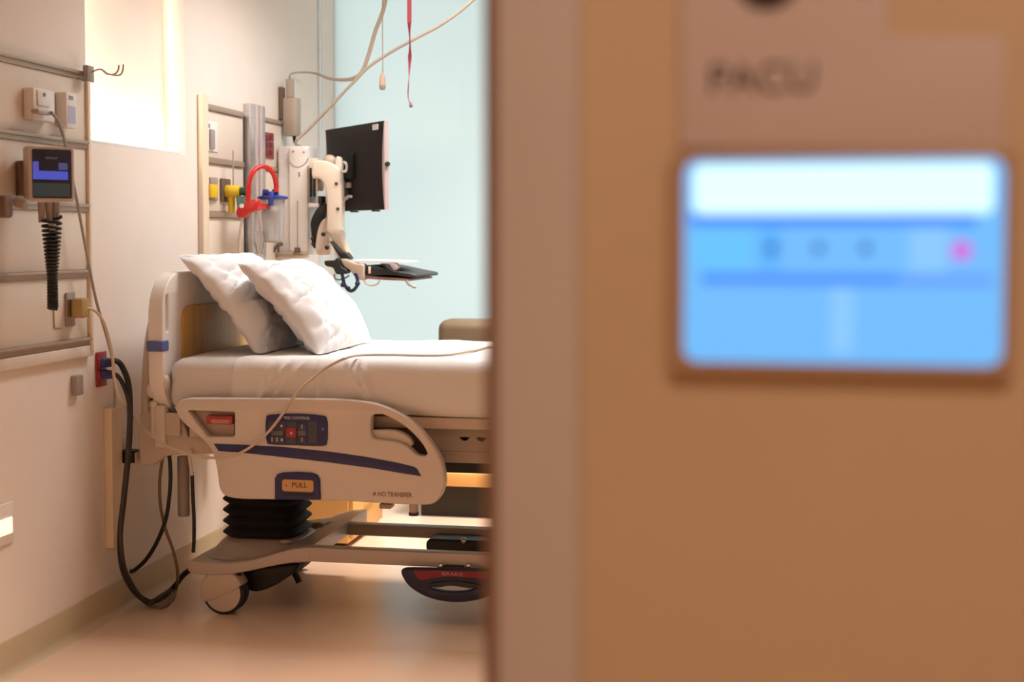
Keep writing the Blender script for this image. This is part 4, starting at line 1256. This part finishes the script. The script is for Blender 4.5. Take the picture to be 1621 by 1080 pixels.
# ------------------------------------------------------------------ pillows
def pillow(name, bot, top_, y0, y1, T, seed, label, ext=0.03):
    """bot/top_: (x,z) of the mid plane; leans in the x-z plane, long side along y"""
    B, Tt = Vector((bot[0], 0, bot[1])), Vector((top_[0], 0, top_[1]))
    vdir = (Tt - B).normalized()
    H = (Tt - B).length
    wdir = Vector((vdir.z, 0, -vdir.x))
    if wdir.z < 0:
        wdir = -wdir
    L = y1 - y0
    C = (B + Tt) / 2 + Vector((0, (y0 + y1) / 2, 0))
    N, Mm = 90, 64
    b_ = bmesh.new()

    def pos(i, j, sgn):
        u = -1 + 2 * i / N
        v = -1 + 2 * j / Mm
        # squeeze grid lines towards the edges for a crisp seam
        uu = math.sin(u * math.pi / 2) * 0.5 + u * 0.5
        vv_ = math.sin(v * math.pi / 2) * 0.5 + v * 0.5
        a_ = L / 2 * (1 - 0.07 * (1 - vv_ ** 2) + 0.0)
        h_ = H / 2 * (1 - 0.05 * (1 - uu ** 2))
        e = max(0.0, (1 - abs(uu) ** 2.6)) * max(0.0, (1 - abs(vv_) ** 2.4))
        th = T / 2 * e ** 0.5
        ed = min(1.0, e * 3.0)
        q_ = Vector((uu * 2.2 + seed, vv_ * 1.7, sgn * 2.0 + seed))
        wr = 0.011 * noise.noise(q_ * 1.2)
        # cloth creases running across from the near end
        cre = abs(noise.noise(Vector((uu * 2.0 + vv_ * 0.8 + seed, vv_ * 4.6 - uu * 1.2, seed * 1.7))))
        wr += -0.011 * max(0.0, 1 - cre * 3.4) * (0.35 + 0.65 * min(1, max(0, (-uu + 0.75))))
        cre2 = abs(noise.noise(Vector((uu * 3.6, vv_ * 2.0 + uu * 1.6, seed * 2.9))))
        wr += -0.004 * max(0.0, 1 - cre2 * 3.0)
        # puckers along the seam
        pk = 0.003 * math.sin((uu * 21 + seed) if abs(vv_) > abs(uu) else (vv_ * 17 + seed)) * max(0, 1 - e * 2.2) * (e > 0.001)
        if sgn > 0:
            wr += 0.007 / (1 + math.exp((uu + 0.74 + 0.03 * vv_) * 60))
        th += (wr * ed + pk)
        th = max(th, 0.0)
        bend = -0.035 * (vv_ * vv_) * 0.6
        sag = 0.0
        p = C + Vector((0, uu * a_, 0)) + vdir * (vv_ * h_ + sag) + wdir * (sgn * th * (1.08 if sgn > 0 else 0.92) + bend)
        return p

    grid = {}
    for sgn in (1, -1):
        for i in range(N + 1):
            for j in range(Mm + 1):
                if sgn == -1 and (i in (0, N) or j in (0, Mm)):
                    grid[(sgn, i, j)] = grid[(1, i, j)]
                else:
                    p = pos(i, j, sgn)
                    if p.z < MZ1 + 0.010:
                        p.z = MZ1 + 0.010 + (p.z - MZ1 - 0.010) * 0.04
                    grid[(sgn, i, j)] = b_.verts.new(p)
    for sgn in (1, -1):
        for i in range(N):
            for j in range(Mm):
                f = [grid[(sgn, i, j)], grid[(sgn, i + 1, j)], grid[(sgn, i + 1, j + 1)], grid[(sgn, i, j + 1)]]
                if sgn < 0:
                    f.reverse()
                try:
                    b_.faces.new(f)
                except ValueError:
                    pass
    m_ = MB()
    m_.add(b_)
    o = m_.build(name, M_PILLOW, None, flip=True, label=label, cat='pillow', group='pillows on the hospital bed')
    # shared seam line must stay visible: no sharp split needed
    return o


PYN = 4.36
b1, t1 = YP(424, 566, PYN), YP(293, 398, PYN)
pillow('pillow', (b1.x, b1.z), (t1.x, t1.z), PYN - 0.02, 4.98, 0.15, 1.3, 'white pillow leaning on the maple headboard, behind the other pillow')
b2, t2 = YP(516, 566, PYN), YP(384, 410, PYN)
pillow('pillow', (b2.x, b2.z), (t2.x, t2.z), PYN - 0.01, 4.96, 0.155, 5.7, 'white creased pillow in front, leaning on the pillow by the headboard')

# ------------------------------------------------------------------ cords round the bed
hang('call_cord', [WP(134, 487, 0.055), WP(150, 492, 0.07), WP(163, 508, 0.075), WP(172, 535, 0.08), WP(178, 565, 0.085), WP(181, 600, 0.09), WP(190, 632, 0.10)] +
     [YP(x_, y_, yy) for x_, y_, yy in ((212, 662, 4.22), (240, 690, 4.18), (268, 708, 4.15), (300, 719, 4.14), (335, 725, 4.14), (365, 723, 4.145), (395, 709, 4.15), (425, 684, 4.15), (450, 652, 4.15), (462, 633, 4.15), (480, 612, 4.16),
                                         (510, 587, 4.19))] + [FL(x_, y_, MZ1 + 0.014) for x_, y_ in ((545, 568), (572, 562.5), (620, 562), (665, 563), (710, 562), (745, 556), (790, 548), (860, 545))],
     0.0046, M_CORD, 'long cream cord looping from the mustard plug over the side rail and sheet')
hang('power_cord', [WP(166, 574, 0.05), WP(185, 572, 0.08), WP(196, 586, 0.09), WP(204, 612, 0.10), WP(206, 660, 0.10), WP(203, 720, 0.10), WP(196, 790, 0.09), WP(190, 850, 0.08), WP(194, 900, 0.075)] +
     [WP(211, 934, 0.05), FL(236, 953, 0.012), FL(256, 944, 0.012), FL(275, 930, 0.02), FL(293, 908, 0.09), FL(315, 895, 0.12)], 0.0095, M_BLACK, 'thick black power cord from the red outlet down to the floor under the bed')
hang('power_cord', [WP(166, 593, 0.05), WP(184, 594, 0.075), WP(196, 612, 0.085), WP(205, 645, 0.105), WP(203, 700, 0.112), WP(199, 760, 0.10), WP(191, 830, 0.09), WP(195, 890, 0.085)] +
     [WP(209, 926, 0.065), FL(230, 953, 0.028), FL(246, 950, 0.030), FL(270, 934, 0.03)], 0.0075, mat('charcoal_cord', (0.03, 0.026, 0.024), 0.5), 'charcoal power cord running beside the thick black cord on the wall')
hang('bed_cable', [YP(268, 720, 4.30), YP(270, 760, 4.30), YP(264, 815, 4.32), YP(250, 855, 4.34), YP(232, 885, 4.36), YP(214, 902, 4.38), YP(206, 905, 4.36)], 0.007, M_BLACK, 'black cable looping down from the head frame to the wall')
hang('bed_cable', [YP(258, 722, 4.33), YP(253, 760, 4.33), YP(254, 800, 4.33), YP(262, 838, 4.33), YP(274, 872, 4.34), YP(281, 905, 4.36)] + [FL(279, 932, 0.02), FL(268, 953, 0.008), FL(256, 961, 0.008), FL(244, 960, 0.008), FL(232, 956, 0.008)],
     0.0055, M_BROWNC, 'brown cable hanging from the head frame and curling on the floor')
hang('hand_control_cable', [YP(304, 748, 4.25), YP(305, 780, 4.26), YP(307, 820, 4.27), YP(307, 855, 4.29), YP(306, 874, 4.30)], 0.0065, M_BLACK, 'short straight black cable hanging in front of the bed platform corner')

# ------------------------------------------------------------------ bedside cabinet beyond the bed
q = FL(551, 866)
cbx, cby = q.x, q.y
cab = thing('bedside_cabinet', (cbx - 0.24, cby + 0.22, 0), 'honey maple bedside cabinet on the floor behind the bed', 'cabinet')
MB().span((cbx - 0.36, cby + 0.02, 0.0), (cbx - 0.02, cby + 0.44, 0.05)).build('plinth', M_DARK, cab)
MB().span((cbx - 0.38, cby, 0.012), (cbx, cby + 0.46, 0.72), 0.004).build('body', M_WOOD, cab)
MB().span((cbx - 0.395, cby - 0.02, 0.72), (cbx + 0.02, cby + 0.48, 0.75), 0.006).build('top', M_WOOD, cab)
for z0_, z1_ in ((0.03, 0.24), (0.26, 0.47), (0.49, 0.70)):
    d_ = MB().span((cbx, cby + 0.015, z0_), (cbx + 0.018, cby + 0.445, z1_), 0.003).build('drawer', M_WOOD, cab)
    MB().tube([(cbx + 0.018, cby + 0.16, z1_ - 0.06), (cbx + 0.04, cby + 0.17, z1_ - 0.06), (cbx + 0.04, cby + 0.29, z1_ - 0.06), (cbx + 0.018, cby + 0.30, z1_ - 0.06)], 0.005, 8, smooth=0).build('handle', M_ALU, d_)

# ------------------------------------------------------------------ sofa under the window
sf = thing('sofa', (-0.4, 6.05, 0), 'olive brown vinyl sofa with a maple base rail beneath the frosted window', 'sofa')
SBY = 6.22
sx0 = YP(691, 525, SBY).x
sx1 = sx0 + 1.55
szt = YP(720, 507, SBY).z
SFY = 5.98
lx0 = YP(664, 790, SFY).x
MB().span((sx0, SBY, 0.20), (sx1, 6.41, szt), 0.045, seg=5).build('back', M_SOFA, sf)
wz1, wz0 = YP(735, 750, SFY).z, YP(735, 771, SFY).z
MB().span((lx0, SFY, wz0), (sx1, SFY + 0.03, wz1), 0.004).build('base_rail', M_WOOD, sf)
MB().span((lx0, SFY + 0.03, 0.0), (sx1, 6.40, wz1)).build('base', mat('sofa_underside_shade', (0.022, 0.016, 0.011), 0.7), sf)  # near-black block stands in for the shadow under the sofa
MB().span((lx0, SFY + 0.01, wz1 + 0.06), (sx1, SBY + 0.02, 0.46), 0.04, seg=4).build('seat', M_SOFA, sf)
MB().span((lx0 + 0.01, SFY + 0.02, wz1), (sx1 - 0.01, SBY, wz1 + 0.08)).build('seat_gap_block', M_BLACK, sf)  # black block filling the gap below the seat

# ------------------------------------------------------------------ foreground sign with lit display
SY = FGY
sg = thing('room_sign', YP(1335, 600, SY), 'off white corridor sign board with a lit blue display', 'sign')
po = pxY(SY - 0.006, [(1076, -220), (1404, -220), (1404, 58), (1592, 58), (1592, 236), (1076, 236)])
brd = MB().plate(po, [], 0.006, XZ(SY - 0.003), 0.002).build('upper_plate', M_SIGN, sg)
q = YP(1206, 126, SY - 0.0065)
MB().text('PACU', 0.0285, XZ(q.y) @ Matrix.Translation((q.x, q.z, 0)), 0.0004).build('sign_lettering', M_INK, brd)
q = YP(1215, -38, SY - 0.0065)
MB().cyl(q, q + Vector((0, -0.0012, 0)), 0.0225, seg=32).build('round_emblem', M_INK, brd)
fr = pxY(SY - 0.012, [(1062, 240), (1606, 240), (1606, 600), (1062, 600)])
q0, q1 = fr[0], fr[2]
bez = MB().plate(rrect(q0[0], q1[1], q1[0], q0[1], 0.006), [], 0.012, XZ(SY - 0.006), 0.003).build('display_bezel', M_SIGNF, sg)


def srect(px0, py0, px1, py1, lev, rgb, name, r=0.001, strength=1.0, parent=None):
    y = SY - 0.0125 - lev * 0.0004
    a_, b_ = pxY(y, [(px0, py0), (px1, py1)])
    return MB().plate(rrect(a_[0], b_[1], b_[0], a_[1], r), [], 0.0004, XZ(y)).build(name, emis('led_%d_%d_%d' % rgb, rgb, strength), parent or scrn, smooth=False)


y = SY - 0.0125
a_, b_ = pxY(y, [(1084, 254), (1586, 580)])
scrn = MB().plate(rrect(a_[0], b_[1], b_[0], a_[1], 0.010), [], 0.0008, XZ(y)).build('display', emis('led_base', (112, 190, 255), 1.0), bez, smooth=False)
srect(1098, 262, 1572, 338, 1, (212, 250, 255), 'header_band', 0.006, 1.25)
srect(1092, 340, 1546, 357, 2, (62, 138, 255), 'blue_line')
srect(1100, 362, 1192, 426, 1, (100, 198, 255), 'status_cell')
srect(1200, 362, 1236, 426, 1, (88, 180, 255), 'status_cell')
for x_ in (1222, 1296, 1370):
    srect(x_ - 9, 384, x_ + 9, 402, 3, (40, 104, 190), 'status_dot', 0.004)
srect(1506, 382, 1538, 412, 3, (222, 96, 225), 'alert_dot', 0.006)
srect(1110, 433, 1420, 452, 2, (66, 142, 255), 'blue_line')
srect(1420, 437, 1572, 452, 2, (96, 152, 255), 'blue_line')
srect(1316, 456, 1350, 560, 1, (138, 202, 255), 'pale_column')
srect(1440, 362, 1500, 430, 1, (138, 202, 255), 'pale_cell')
